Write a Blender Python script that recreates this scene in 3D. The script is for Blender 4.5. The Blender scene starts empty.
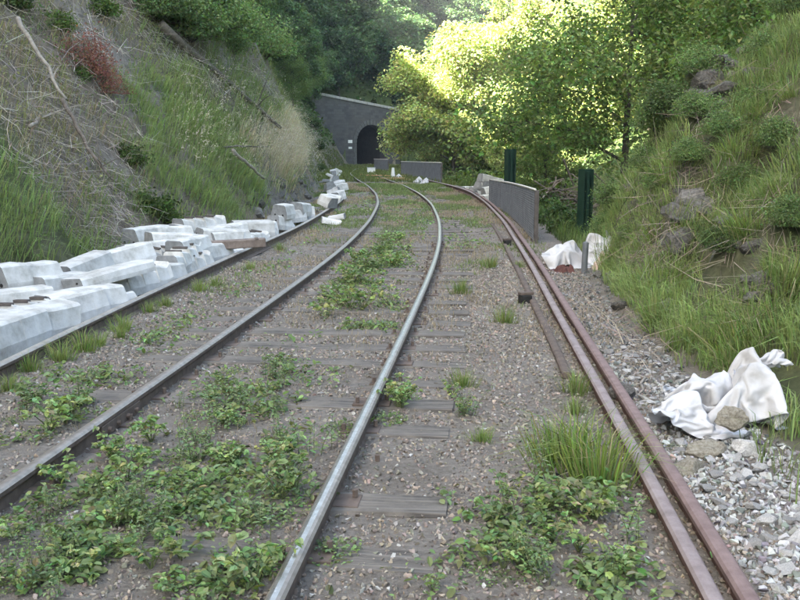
import bpy, bmesh, math, random
import numpy as np
from mathutils import Vector, Matrix, Euler

rng = np.random.default_rng(7)
random.seed(7)
SC = bpy.context.scene
COL = SC.collection
R = math.radians

# ------------------------------------------------------------------ camera, sky, sun, exposure
CAM_H, FPX, HOR = 1.65, 900.0, 148.0            # eye height (m), focal length and horizon row on an 800x600 frame
PITCH = math.atan((300 - HOR) / FPX)
cam_d = bpy.data.cameras.new('camera'); cam = bpy.data.objects.new('camera', cam_d); COL.objects.link(cam)
cam.location = (0, 0, CAM_H); cam.rotation_euler = (math.pi / 2 - PITCH, 0, 0)
cam_d.sensor_width = 36; cam_d.lens = FPX / 800 * 36; cam_d.clip_start = 0.05; cam_d.clip_end = 2000
SC.camera = cam

TO_SUN_AZ = math.atan2(-0.82, -0.57)            # atan2(x, y): the sun stands behind the wooded hill on the left
SUN_EL = R(39)
world = bpy.data.worlds.new('World'); SC.world = world; world.use_nodes = True
wn = world.node_tree; bg = wn.nodes['Background']
sky = wn.nodes.new('ShaderNodeTexSky'); sky.sky_type = 'NISHITA'; sky.sun_disc = False
sky.sun_elevation = SUN_EL; sky.sun_rotation = TO_SUN_AZ
sky.dust_density = 4.0; sky.air_density = 1.0; sky.ozone_density = 0.6
wn.links.new(sky.outputs[0], bg.inputs[0]); bg.inputs[1].default_value = 0.06
sun_d = bpy.data.lights.new('sun', 'SUN'); sun_d.energy = 5.0; sun_d.angle = R(0.5); sun_d.color = (1.0, 0.95, 0.86)
sun = bpy.data.objects.new('sun', sun_d); COL.objects.link(sun)
to_sun = Vector((math.sin(TO_SUN_AZ) * math.cos(SUN_EL), math.cos(TO_SUN_AZ) * math.cos(SUN_EL), math.sin(SUN_EL)))
sun.rotation_euler = to_sun.to_track_quat('Z', 'Y').to_euler(); sun.location = to_sun * 80
vs = SC.view_settings; vs.view_transform = 'Standard'; vs.look = 'None'; vs.gamma = 1.0; vs.use_curve_mapping = False
vs.exposure = 3.95
vs.use_white_balance = True; vs.white_balance_temperature = 6850; vs.white_balance_tint = 3
SC.cycles.use_denoising = True
SC.cycles.max_bounces = 8; SC.cycles.transparent_max_bounces = 4; SC.cycles.diffuse_bounces = 4

# ------------------------------------------------------------------ noise
def _hash(ix, iy, s):
    n = (ix.astype(np.int64) * 374761393 + iy.astype(np.int64) * 668265263 + s * 1442695041) & 0xffffffff
    n = ((n ^ (n >> 13)) * 1274126177) & 0xffffffff
    return ((n ^ (n >> 16)) & 0xffffff) / float(0xffffff)
def vnoise(x, y, s=0):
    x = np.asarray(x, float); y = np.asarray(y, float)
    ix = np.floor(x); iy = np.floor(y); fx = x - ix; fy = y - iy
    fx = fx * fx * (3 - 2 * fx); fy = fy * fy * (3 - 2 * fy)
    a = _hash(ix, iy, s); b = _hash(ix + 1, iy, s); c = _hash(ix, iy + 1, s); d = _hash(ix + 1, iy + 1, s)
    return (a + (b - a) * fx) + ((c + (d - c) * fx) - (a + (b - a) * fx)) * fy
def fbm(x, y, s=0, o=4):
    r = 0; a = 0.5; f = 1.0
    for i in range(o):
        r = r + a * (vnoise(np.asarray(x) * f, np.asarray(y) * f, s + i * 17) - 0.5) * 2; a *= 0.5; f *= 2.03
    return r
def sstep(a, b, v):
    t = np.clip((np.asarray(v, float) - a) / (b - a), 0, 1); return t * t * (3 - 2 * t)

# ------------------------------------------------------------------ the lie of the land
_cy = np.array([-60, -20, 0, 3, 5, 7.5, 11.7, 15, 19.4, 25.5, 31.2, 36, 45, 58, 75, 95, 106, 112, 118, 400.])
_cx = np.array([-7.8, -3.6, -1.50, -1.18, -0.97, -0.72, -0.32, -0.08, 0.10, 0.145, -0.07, -0.45, -1.35, -2.45, -2.9, -2.6, -2.5, -4.4, -8.5, -8.5])
_ys = np.linspace(-60, 400, 4601); _xs = np.interp(_ys, _cy, _cx)
_k = np.exp(-0.5 * (np.arange(-40, 41) / 14.) ** 2); _k /= _k.sum()
_xs2 = np.convolve(np.pad(_xs, 40, mode='edge'), _k, mode='valid')
def cx(y): return np.interp(y, _ys, _xs2)

P0 = np.array([-10.2, 104.0]); UW = np.array([8.5, 7.0]); UW = UW / np.linalg.norm(UW)     # tunnel wall: left end, direction
NB = np.array([-UW[1], UW[0]])                                                            # into the hill
def wall_uv(x, y): return (x - P0[0]) * UW[0] + (y - P0[1]) * UW[1], (x - P0[0]) * NB[0] + (y - P0[1]) * NB[1]

def Hgt(x, y):
    x = np.asarray(x, float); y = np.asarray(y, float)
    d = x - cx(y)
    n_big = fbm(x * 0.18, y * 0.18, 3, 3); n_mid = fbm(x * 0.9, y * 0.9, 11, 4); n_fin = fbm(x * 5, y * 5, 23, 3)
    z = 0.012 * n_fin + 0.03 * n_mid * sstep(0.9, 2.0, np.abs(d)) - 0.25 * sstep(38, 100, y) + 0.10 * np.exp(-((y - 38) / 3.0) ** 2)
    # bank on the left
    dl = np.interp(y, [0, 20, 32, 60, 100], [3.7, 3.5, 2.85, 2.8, 3.4])
    t = np.clip(-d - dl - 0.35 * n_mid, 0, None)
    k = np.interp(y, [0, 16, 26, 40, 70, 100], [1.15, 1.25, 2.1, 2.5, 2.1, 1.5])
    cap = np.interp(y, [-60, 20, 30, 50, 65, 130], [37, 37, 27, 22, 29, 42])  # unseen crest shaped for shade, dipping to let sun onto the far trees
    zl = k * t; over = np.clip(zl - cap, 0, None); zl = zl - over * 0.95
    zl = zl + sstep(0.15, 1.2, zl) * (0.5 * n_big + 0.38 * n_mid + 0.12 * n_fin) * (1 + 0.03 * zl)
    # bank on the right, ending in a nose
    dr = np.interp(y, [0, 4, 5.4, 7, 8, 12, 14], [3.3, 3.3, 3.35, 3.0, 2.9, 3.05, 3.2])
    tr = np.clip(d - dr - 0.25 * n_mid, 0, None)
    near = np.interp(tr, [0, .5, 1, 2, 3.5, 8, 30, 120], [0, .4, .95, 2.0, 3.2, 6, 14, 30])
    nose = np.interp(tr, [0, .5, .9, 2, 3.5, 8, 30, 120], [0, 1.15, 1.8, 2.9, 3.9, 6, 14, 30])
    w = sstep(7, 13, y)
    zr = near * (1 - w) + nose * w
    ledge = np.abs(fbm(x * .75 + 3, y * .75, 61, 4))
    zr = zr + sstep(0.1, 0.8, zr) * ((0.4 + .35 * sstep(5.5, 8.5, y)) * n_mid + 0.3 * n_big + 0.2 * n_fin + 1.1 * (ledge - .15) * sstep(5.5, 8.5, y))
    zr = zr * (1 - sstep(13.8, 16.2, y + 0.5 * n_mid))
    # hollow and valley side beyond the nose
    hol = sstep(14, 17, y) * (-0.9 * sstep(3.0, 5.5, d) + np.clip(d - 12, 0, 60) * 0.42 + sstep(3, 6, d) * 0.3 * n_mid + 0.8 * n_big * sstep(6, 14, d))
    z = z + np.where(t > 0, zl, 0) + np.where(tr > 0, zr, 0) + hol
    # the hill the tunnel runs into
    u, q = wall_uv(x, y)
    over_t = 5.3 + 0.8 * (q - 0.6)
    side = 0.8 * q - 0.3
    inside = (u > -6) & (u < 15)
    zh = np.where(inside, over_t, side) + n_big * 0.6
    return np.where(q > 0.6, np.maximum(z, np.minimum(zh, 48)), z)

CP, SP = math.cos(PITCH), math.sin(PITCH)
def pix_ray(px, py):
    a, b = (px - 400) / FPX, -(py - 300) / FPX
    return np.array([a, CP + b * SP, -SP + b * CP])
def on_plane(px, py, z=0.0):
    d = pix_ray(px, py); t = (z - CAM_H) / d[2]; return float(d[0] * t), float(d[1] * t)
def on_land(px, py):
    d = pix_ray(px, py); t = np.concatenate([np.arange(1.5, 40, 0.04), np.arange(40, 220, 0.25)])
    zz = CAM_H + d[2] * t; h = Hgt(d[0] * t, d[1] * t); i = int(np.argmax(zz < h))
    if i == 0: i = len(t) - 1
    return float(d[0] * t[i]), float(d[1] * t[i]), float(h[i])
def to_pix(x, y, z):
    yy = y * CP - (z - CAM_H) * SP; zz = y * SP + (z - CAM_H) * CP
    yy = np.maximum(yy, 0.05)
    return 400 + x / yy * FPX, 300 - zz / yy * FPX
def in_poly(px, py, poly):
    ins = np.zeros(np.shape(px), bool); n = len(poly)
    for i in range(n):
        x1, y1 = poly[i]; x2, y2 = poly[(i + 1) % n]
        c = ((y1 > py) != (y2 > py)) & (px < (x2 - x1) * (py - y1) / (y2 - y1 + 1e-9) + x1)
        ins ^= c
    return ins
def normal_at(x, y, e=0.08):
    dx = (Hgt(x + e, y) - Hgt(x - e, y)) / (2 * e); dy = (Hgt(x, y + e) - Hgt(x, y - e)) / (2 * e)
    n = np.stack([-dx, -dy, np.ones_like(dx)], -1); return n / np.linalg.norm(n, axis=-1, keepdims=True)

# ------------------------------------------------------------------ object helpers
def tag(o, label=None, cat=None, group=None, kind=None):
    if label: o['label'] = label
    if cat: o['category'] = cat
    if group: o['group'] = group
    if kind: o['kind'] = kind
    return o
def link(name, data, parent=None):
    o = bpy.data.objects.new(name, data); COL.objects.link(o)
    if parent is not None: o.parent = parent
    return o
def empty(name, loc=(0, 0, 0), rot=(0, 0, 0)):
    o = link(name, None); o.location = loc; o.rotation_euler = rot; o.empty_display_size = 0.2; return o
def copy_tree(o, parent=None):
    c = o.copy(); COL.objects.link(c); c.parent = parent
    for ch in o.children: copy_tree(ch, c)
    return c
def mesh_np(name, V, F4=None, F3=None, mats=(), col=None, smooth=False, midx=None, extra=None):
    V = np.asarray(V, np.float32).reshape(-1, 3)
    loops = []; starts = []; tot = 0; nf = 0
    if F4 is not None and len(F4):
        F4 = np.asarray(F4, np.int32); loops.append(F4.ravel()); starts.append(np.arange(len(F4)) * 4); tot = len(F4) * 4; nf += len(F4)
    if F3 is not None and len(F3):
        F3 = np.asarray(F3, np.int32); loops.append(F3.ravel()); starts.append(tot + np.arange(len(F3)) * 3); nf += len(F3)
    me = bpy.data.meshes.new(name)
    lp = np.concatenate(loops); st = np.concatenate(starts).astype(np.int32)
    me.vertices.add(len(V)); me.vertices.foreach_set('co', V.ravel())
    me.loops.add(len(lp)); me.loops.foreach_set('vertex_index', lp)
    me.polygons.add(nf); me.polygons.foreach_set('loop_start', st)
    for m in mats: me.materials.append(m)
    if midx is not None: me.polygons.foreach_set('material_index', np.asarray(midx, np.int32))
    me.update(calc_edges=True)
    me.polygons.foreach_set('use_smooth', np.full(nf, bool(smooth)))
    for nm, a in ([('Col', col)] if col is not None else []) + list((extra or {}).items()):
        at = me.color_attributes.new(nm, 'FLOAT_COLOR', 'POINT')
        a = np.asarray(a, np.float32); a = np.concatenate([a, np.ones((len(a), 1), np.float32)], 1)
        at.data.foreach_set('color', a.ravel())
    return me
class MB:
    """collects simple solids into one mesh"""
    def __init__(self): self.v = []; self.f = []; self.m = []
    def add(self, vs, fs, mi=0):
        b = len(self.v); self.v += [tuple(p) for p in vs]; self.f += [tuple(i + b for i in q) for q in fs]; self.m += [mi] * len(fs); return self
    def box(self, c, s, mi=0, rot=None):
        pts = [Vector((sx * s[0] / 2, sy * s[1] / 2, sz * s[2] / 2)) for sx in (-1, 1) for sy in (-1, 1) for sz in (-1, 1)]
        if rot is not None: pts = [rot @ p for p in pts]
        pts = [p + Vector(c) for p in pts]
        return self.add(pts, [(0, 1, 3, 2), (4, 6, 7, 5), (0, 4, 5, 1), (2, 3, 7, 6), (0, 2, 6, 4), (1, 5, 7, 3)], mi)
    def tube(self, pts, rad, n=6, mi=0, cap=True):
        pts = [Vector(p) for p in pts]; rings = []
        if not hasattr(rad, '__len__'): rad = [rad] * len(pts)
        b = len(self.v); up = Vector((0.13, 0.21, 1))
        for i, p in enumerate(pts):
            t = (pts[min(i + 1, len(pts) - 1)] - pts[max(i - 1, 0)]).normalized()
            a = t.cross(up if abs(t.dot(up.normalized())) < 0.95 else Vector((1, 0, 0))).normalized(); c = t.cross(a)
            for j in range(n):
                an = 2 * math.pi * j / n; self.v.append(tuple(p + (a * math.cos(an) + c * math.sin(an)) * rad[i]))
        for i in range(len(pts) - 1):
            for j in range(n):
                self.f.append((b + i * n + j, b + i * n + (j + 1) % n, b + (i + 1) * n + (j + 1) % n, b + (i + 1) * n + j)); self.m.append(mi)
        if cap:
            self.f.append(tuple(b + j for j in range(n))); self.m.append(mi)
            e = b + (len(pts) - 1) * n; self.f.append(tuple(e + j for j in reversed(range(n)))); self.m.append(mi)
        return self
    def mesh(self, name, mats, smooth=False, bevel=0):
        me = bpy.data.meshes.new(name); me.from_pydata(self.v, [], self.f)
        for m in mats: me.materials.append(m)
        me.polygons.foreach_set('material_index', self.m)
        bm = bmesh.new(); bm.from_mesh(me); bmesh.ops.recalc_face_normals(bm, faces=bm.faces)
        if bevel: bmesh.ops.bevel(bm, geom=list(bm.edges), offset=bevel, segments=1, affect='EDGES', profile=0.5)
        bm.to_mesh(me); bm.free()
        me.polygons.foreach_set('use_smooth', [smooth] * len(me.polygons)); me.update()
        return me
    def build(self, name, mats, parent=None, smooth=False, bevel=0):
        return link(name, self.mesh(name, mats if isinstance(mats, (list, tuple)) else [mats], smooth, bevel), parent)

# ------------------------------------------------------------------ materials
def new_mat(name):
    m = bpy.data.materials.new(name); m.use_nodes = True; nt = m.node_tree
    return m, nt, nt.nodes['Principled BSDF'], nt.nodes['Material Output']
def N(nt, t, **kw):
    n = nt.nodes.new(t)
    for k, v in kw.items(): setattr(n, k, v)
    return n
def noise_node(nt, scale, detail=6, rough=0.6, coord='Object', dist=0.0):
    tc = N(nt, 'ShaderNodeTexCoord'); t = N(nt, 'ShaderNodeTexNoise')
    t.inputs['Scale'].default_value = scale; t.inputs['Detail'].default_value = detail; t.inputs['Roughness'].default_value = rough; t.inputs['Distortion'].default_value = dist
    nt.links.new(tc.outputs[coord], t.inputs['Vector']); return t
def ramp(nt, src, stops):
    r = N(nt, 'ShaderNodeValToRGB'); el = r.color_ramp.elements
    while len(el) < len(stops): el.new(0.5)
    for e, (p, c) in zip(el, stops): e.position = p; e.color = (*c, 1)
    nt.links.new(src, r.inputs[0]); return r
def mixc(nt, fac, a, b, mode='MIX'):
    m = N(nt, 'ShaderNodeMix', data_type='RGBA', blend_type=mode)
    for i, v in ((0, fac), (6, a), (7, b)):
        if hasattr(v, 'is_output'): nt.links.new(v, m.inputs[i])
        elif i == 0: m.inputs[0].default_value = v
        else: m.inputs[i].default_value = (*v, 1)
    return m.outputs[2]
def bump(nt, bsdf, src, strength=0.5, dist=0.02, prev=None):
    b = N(nt, 'ShaderNodeBump'); b.inputs['Strength'].default_value = strength; b.inputs['Distance'].default_value = dist
    nt.links.new(src, b.inputs['Height'])
    if prev is not None: nt.links.new(prev.outputs[0], b.inputs['Normal'])
    nt.links.new(b.outputs[0], bsdf.inputs['Normal']); return b
def noisy(name, c1, c2, scale=8, rough=0.85, metal=0.0, bs=0.4, bd=0.01, c3=None, coord='Object', rnd=0.0, spec=0.3):
    m, nt, p, o = new_mat(name)
    n = noise_node(nt, scale, 8, 0.65, coord)
    stops = [(0.3, c1), (0.7, c2)] if c3 is None else [(0.28, c1), (0.52, c2), (0.72, c3)]
    c = ramp(nt, n.outputs[0], stops).outputs[0]
    if rnd:
        oi = N(nt, 'ShaderNodeObjectInfo'); mr = N(nt, 'ShaderNodeMapRange'); mr.inputs[3].default_value = 1 - rnd; mr.inputs[4].default_value = 1 + rnd
        nt.links.new(oi.outputs['Random'], mr.inputs[0]); h = N(nt, 'ShaderNodeVectorMath', operation='SCALE')
        nt.links.new(c, h.inputs[0]); nt.links.new(mr.outputs[0], h.inputs['Scale']); c = h.outputs[0]
    nt.links.new(c, p.inputs['Base Color']); p.inputs['Roughness'].default_value = rough; p.inputs['Metallic'].default_value = metal
    p.inputs['Specular IOR Level'].default_value = spec
    if bs:
        n2 = noise_node(nt, scale * 4, 6, 0.7, coord); b1 = bump(nt, p, n2.outputs[0], bs, bd)
    return m
def veg(name, transl=0.35, rough=0.55, rnd=0.25, spec=0.25):
    """leaves and blades: the colour comes from the plant itself (vertex colour), some light passes through"""
    m, nt, p, o = new_mat(name)
    a = N(nt, 'ShaderNodeAttribute', attribute_name='Col'); oi = N(nt, 'ShaderNodeObjectInfo')
    hs = N(nt, 'ShaderNodeHueSaturation')
    mr = N(nt, 'ShaderNodeMapRange'); mr.inputs[3].default_value = 1 - rnd; mr.inputs[4].default_value = 1 + rnd
    nt.links.new(oi.outputs['Random'], mr.inputs[0]); nt.links.new(mr.outputs[0], hs.inputs['Value']); nt.links.new(a.outputs[0], hs.inputs['Color'])
    nt.links.new(hs.outputs[0], p.inputs['Base Color']); p.inputs['Roughness'].default_value = rough; p.inputs['Specular IOR Level'].default_value = spec
    tr = N(nt, 'ShaderNodeBsdfTranslucent'); mx = N(nt, 'ShaderNodeMixShader'); mx.inputs[0].default_value = transl
    yl = mixc(nt, 1.0, hs.outputs[0], (1.25, 1.15, 0.55), 'MULTIPLY')
    nt.links.new(yl, tr.inputs[0]); nt.links.new(p.outputs[0], mx.inputs[1]); nt.links.new(tr.outputs[0], mx.inputs[2]); nt.links.new(mx.outputs[0], o.inputs[0])
    return m
M = {}
M['leaf'] = veg('leaf', 0.38, 0.5)
M['grass'] = veg('grass_blade', 0.3, 0.6, 0.12)
M['dry'] = veg('dry_stalk', 0.1, 0.8, 0.1)
M['bark'] = noisy('bark', (0.035, 0.028, 0.022), (0.10, 0.085, 0.07), 9, 0.95, bs=0.8, bd=0.02)
M['deadwood'] = noisy('dead_wood', (0.16, 0.14, 0.12), (0.34, 0.30, 0.26), 14, 0.9, bs=0.6)
M['stem'] = noisy('green_stem', (0.07, 0.095, 0.035), (0.14, 0.16, 0.07), 12, 0.8, bs=0)
M['darkwood'] = noisy('dark_log_wood', (0.07, 0.06, 0.05), (0.17, 0.14, 0.12), 14, 0.9, bs=0.6)
M['sleeper'] = noisy('sleeper_wood', (0.05, 0.043, 0.037), (0.11, 0.096, 0.085), 7, 0.9, c3=(0.17, 0.155, 0.14), bs=0.7, bd=0.012)
def grain_mat():
    m, nt, p, o = new_mat('weathered_sleeper_grain'); tc = N(nt, 'ShaderNodeTexCoord'); mp = N(nt, 'ShaderNodeMapping'); mp.inputs['Scale'].default_value = (1.2, 26, 26); nt.links.new(tc.outputs['Object'], mp.inputs[0])
    n = N(nt, 'ShaderNodeTexNoise'); n.inputs['Scale'].default_value = 1.6; n.inputs['Detail'].default_value = 8; nt.links.new(mp.outputs[0], n.inputs['Vector']); n2 = noise_node(nt, 4, 6, .7)
    c = ramp(nt, n.outputs[0], [(.3, (.032, .027, .023)), (.5, (.10, .088, .077)), (.7, (.20, .18, .16))]).outputs[0]; c = mixc(nt, ramp(nt, n2.outputs[0], [(.42, (0, 0, 0)), (.62, (.8,) * 3)]).outputs[0], c, (.17, .148, .125))
    nt.links.new(c, p.inputs['Base Color']); p.inputs['Roughness'].default_value = .92; bump(nt, p, n.outputs[0], .9, .015); return m
M['sleeper'] = grain_mat()
M['concrete'] = noisy('pale_concrete', (0.27, 0.255, 0.225), (0.53, 0.52, 0.50), 4, 0.9, c3=(0.66, 0.655, 0.645), bs=0.7, bd=0.008, rnd=0.12)
M['concrete_end'] = noisy('grey_concrete_end', (0.17, 0.175, 0.18), (0.29, 0.295, 0.30), 12, 0.95, bs=0.6, bd=0.008, rnd=0.1)
M['dark'] = noisy('dark_hole', (0.012, 0.012, 0.013), (0.03, 0.028, 0.026), 20, 0.9, bs=0)
M['stone'] = noisy('rubble_stone', (0.20, 0.195, 0.19), (0.36, 0.35, 0.34), 9, 0.9, c3=(0.48, 0.465, 0.445), bs=0.6, bd=0.01, rnd=0.4)
M['boulder'] = noisy('weathered_boulder', (0.16, 0.14, 0.11), (0.40, 0.36, 0.29), 7, 0.95, c3=(0.52, 0.48, 0.42), bs=0.9, bd=0.02)
M['rock'] = noisy('bank_rock', (0.07, 0.065, 0.058), (0.17, 0.16, 0.15), 6, 0.95, c3=(0.27, 0.26, 0.245), bs=0.9, bd=0.03, rnd=0.25)
M['beam'] = noisy('brown_beam', (0.13, 0.10, 0.085), (0.26, 0.21, 0.18), 10, 0.85, bs=0.5)
M['green_steel'] = noisy('dark_green_steel', (0.007, 0.024, 0.015), (0.014, 0.038, 0.025), 5, 0.65, bs=0.1, spec=0.2)
M['sheet_steel'] = noisy('dark_ribbed_sheet', (0.055, 0.062, 0.075), (0.095, 0.105, 0.12), 3, 0.7, metal=0.2, bs=0.2)
M['mesh_steel'] = noisy('galvanised_mesh', (0.12, 0.132, 0.15), (0.20, 0.215, 0.235), 4, 0.6, metal=0.2, bs=0.1)
M['frame_steel'] = noisy('rusty_frame_steel', (0.06, 0.05, 0.046), (0.12, 0.108, 0.10), 9, 0.8, bs=0.3)
M['edge_steel'] = noisy('bright_edge_steel', (0.5, 0.48, 0.44), (0.66, 0.63, 0.58), 9, 0.6, bs=0.1)
M['plank'] = noisy('orange_plank', (0.42, 0.22, 0.11), (0.60, 0.36, 0.2), 8, 0.8, bs=0.3)
M['white_paint'] = noisy('white_enamel', (0.66, 0.66, 0.65), (0.80, 0.80, 0.79), 5, 0.5, bs=0.05)
M['grey_box'] = noisy('grey_box_paint', (0.34, 0.36, 0.38), (0.44, 0.46, 0.48), 5, 0.6, bs=0.1)
M['brown_rag'] = noisy('brown_rag', (0.06, 0.026, 0.023), (0.13, 0.06, 0.053), 9, 0.9, bs=0.4)
M['pink_rag'] = noisy('pale_pink_sheet', (0.50, 0.36, 0.30), (0.62, 0.48, 0.42), 9, 0.8, bs=0.3)

def rail_mats():
    m, nt, p, o = new_mat('worn_rail_head')
    n = noise_node(nt, 22, 6, 0.6); r = ramp(nt, n.outputs[0], [(0.3, (0.33, 0.295, 0.26)), (0.7, (0.52, 0.475, 0.43))])
    nt.links.new(r.outputs[0], p.inputs['Base Color']); p.inputs['Metallic'].default_value = 0.9
    n2 = noise_node(nt, 60, 3, 0.6); r2 = ramp(nt, n2.outputs[0], [(0.3, (0.26,) * 3), (0.7, (0.42,) * 3)]); nt.links.new(r2.outputs[0], p.inputs['Roughness'])
    M['rail_top'] = m
    M['worn_top'] = noisy('worn_brown_rail_head', (0.19, 0.162, 0.138), (0.34, 0.30, 0.265), 18, 0.45, metal=0.45, bs=0.15, bd=0.002)
    M['rail_side'] = noisy('rusty_rail_web', (0.075, 0.056, 0.046), (0.155, 0.118, 0.098), 12, 0.85, bs=0.4, bd=0.004)
    M['dull_top'] = noisy('dull_rail_head', (0.24, 0.215, 0.19), (0.38, 0.35, 0.315), 10, 0.6, metal=0.25, bs=0.3, bd=0.003)
    M['rust_top'] = noisy('purple_rust', (0.185, 0.14, 0.132), (0.32, 0.262, 0.252), 9, 0.62, metal=0.15, bs=0.3, bd=0.003)
    M['rust_plain'] = noisy('red_rust', (0.15, 0.10, 0.092), (0.25, 0.178, 0.165), 14, 0.72, metal=0.1, bs=0.3, bd=0.003)
    M['rust_side'] = noisy('dark_rust', (0.07, 0.042, 0.036), (0.145, 0.085, 0.072), 14, 0.85, bs=0.3, bd=0.003)
rail_mats()

def ground_mat():
    m, nt, p, o = new_mat('ground_soil_and_ballast')
    a = N(nt, 'ShaderNodeAttribute', attribute_name='Col'); sp = N(nt, 'ShaderNodeSeparateColor'); nt.links.new(a.outputs[0], sp.inputs[0])
    n1 = noise_node(nt, 1.3, 8, 0.65); n2 = noise_node(nt, 26, 6, 0.75); n3 = noise_node(nt, 5, 8, 0.7)
    soil = ramp(nt, n3.outputs[0], [(0.3, (0.08, 0.064, 0.05)), (0.55, (0.165, 0.138, 0.11)), (0.75, (0.26, 0.225, 0.19))]).outputs[0]
    bal = ramp(nt, n2.outputs[0], [(0.32, (0.10, 0.086, 0.072)), (0.5, (0.21, 0.185, 0.16)), (0.7, (0.34, 0.31, 0.28))]).outputs[0]
    bal = mixc(nt, 0.5, bal, ramp(nt, n1.outputs[0], [(0.35, (0.13, 0.11, 0.092)), (0.65, (0.26, 0.235, 0.208))]).outputs[0])
    rock = ramp(nt, n3.outputs[0], [(0.3, (0.10, 0.09, 0.082)), (0.55, (0.22, 0.20, 0.185)), (0.75, (0.36, 0.34, 0.32))]).outputs[0]
    grass = ramp(nt, n3.outputs[0], [(0.3, (0.035, 0.05, 0.018)), (0.7, (0.095, 0.12, 0.042))]).outputs[0]
    c = mixc(nt, sp.outputs[0], soil, bal); c = mixc(nt, sp.outputs[1], c, rock); c = mixc(nt, sp.outputs[2], c, grass)
    nt.links.new(c, p.inputs['Base Color']); p.inputs['Roughness'].default_value = 0.95; p.inputs['Specular IOR Level'].default_value = 0.15
    b = bump(nt, p, n3.outputs[0], 0.7, 0.08); bump(nt, p, n2.outputs[0], 0.8, 0.025, b)
    return m
M['ground'] = ground_mat()
def stone_wall_mat():
    m, nt, p, o = new_mat('dark_tunnel_masonry')
    tc = N(nt, 'ShaderNodeTexCoord'); bt = N(nt, 'ShaderNodeTexBrick'); nt.links.new(tc.outputs['UV'], bt.inputs['Vector'])
    mp = N(nt, 'ShaderNodeMapping'); nt.links.new(tc.outputs['Object'], mp.inputs[0]); mp.inputs['Rotation'].default_value = (R(90), 0, 0)
    nt.links.new(mp.outputs[0], bt.inputs['Vector'])
    bt.inputs['Scale'].default_value = 1.0; bt.inputs['Brick Width'].default_value = 0.6; bt.inputs['Row Height'].default_value = 0.3; bt.inputs['Mortar Size'].default_value = 0.02
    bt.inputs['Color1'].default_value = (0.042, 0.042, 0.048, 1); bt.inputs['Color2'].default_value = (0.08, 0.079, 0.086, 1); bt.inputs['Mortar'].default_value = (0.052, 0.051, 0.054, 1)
    n = noise_node(nt, 0.7, 8, 0.7); c = mixc(nt, ramp(nt, n.outputs[0], [(0.4, (0, 0, 0)), (0.7, (0.75,) * 3)]).outputs[0], bt.outputs[0], (0.10, 0.093, 0.088))
    nt.links.new(c, p.inputs['Base Color']); p.inputs['Roughness'].default_value = 0.95; bump(nt, p, bt.outputs[1], -0.6, 0.03)
    return m
M['masonry'] = stone_wall_mat()
M['coping'] = noisy('coping_stone', (0.24, 0.235, 0.23), (0.36, 0.35, 0.34), 3, 0.9, bs=0.3)
M['voussoir'] = noisy('arch_stone', (0.07, 0.07, 0.072), (0.125, 0.123, 0.122), 3, 0.9, bs=0.3)
M['bore'] = noisy('black_bore', (0.02, 0.02, 0.02), (0.045, 0.043, 0.04), 2, 0.95, bs=0.2)  # bore lining, near black all over
def bag_mat():
    m, nt, p, o = new_mat('white_woven_bag')
    n = noise_node(nt, 4, 6, 0.6); c = ramp(nt, n.outputs[0], [(0.3, (0.40, 0.385, 0.37)), (0.5, (0.60, 0.60, 0.62)), (0.7, (0.68, 0.68, 0.71))])
    nt.links.new(c.outputs[0], p.inputs['Base Color']); p.inputs['Roughness'].default_value = 0.6
    tr = N(nt, 'ShaderNodeBsdfTranslucent'); tr.inputs[0].default_value = (0.75, 0.75, 0.78, 1); mx = N(nt, 'ShaderNodeMixShader'); mx.inputs[0].default_value = 0.2
    nt.links.new(p.outputs[0], mx.inputs[1]); nt.links.new(tr.outputs[0], mx.inputs[2]); nt.links.new(mx.outputs[0], o.inputs[0])
    tc = N(nt, 'ShaderNodeTexCoord'); pb = None
    for sc_, st_, di in ((6, .3, .035), (15, .22, .012)):
        v = N(nt, 'ShaderNodeTexVoronoi'); v.inputs['Scale'].default_value = sc_; v.feature = 'F1'; nz = noise_node(nt, sc_ * .5, 3, .5); ad = N(nt, 'ShaderNodeVectorMath', operation='MULTIPLY_ADD'); ad.inputs[1].default_value = (.12, .12, .12)
        nt.links.new(nz.outputs['Color'], ad.inputs[0]); nt.links.new(tc.outputs['Object'], ad.inputs[2]); nt.links.new(ad.outputs[0], v.inputs['Vector']); pb = bump(nt, p, v.outputs['Distance'], st_, di, pb)
    return m
M['bag'] = bag_mat()

# ------------------------------------------------------------------ ground sheet
def lines(spec):
    out = []
    for a, b, s in spec: out.append(np.arange(a, b, s))
    return np.unique(np.concatenate(out + [np.array([spec[-1][1]])]))
gx = lines([(-400, -160, 40), (-160, -60, 6), (-60, -25, 1.5), (-25, -9, 0.4), (-9, 7.5, 0.13), (7.5, 20, 0.5), (20, 70, 2), (70, 160, 8), (160, 400, 40)])
gy = lines([(-300, -60, 30), (-60, -10, 3), (-10, 1, 0.8), (1, 16, 0.13), (16, 32, 0.28), (32, 60, 0.6), (60, 130, 1.2), (130, 180, 4), (180, 400, 20)])
GX, GY = np.meshgrid(gx, gy); GZ = Hgt(GX, GY)
ny, nx = GX.shape
idx = np.arange(ny * nx).reshape(ny, nx)
quads = np.stack([idx[:-1, :-1], idx[:-1, 1:], idx[1:, 1:], idx[1:, :-1]], -1).reshape(-1, 4)
fcx = (GX[:-1, :-1] + GX[1:, 1:]).ravel() / 2; fcy = (GY[:-1, :-1] + GY[1:, 1:]).ravel() / 2
fu, fq = wall_uv(fcx, fcy)
ARCH_U0, ARCH_U1 = 0.592 * 11.01, 0.997 * 11.01; ARCH_C = (ARCH_U0 + ARCH_U1) / 2; ARCH_R = (ARCH_U1 - ARCH_U0) / 2
keep = ~((np.abs(fu - ARCH_C) < ARCH_R + 0.6) & (fq > -1.2) & (fq < 3.0))
D = GX - cx(GY)
nrm = normal_at(GX, GY, 0.15)
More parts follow.
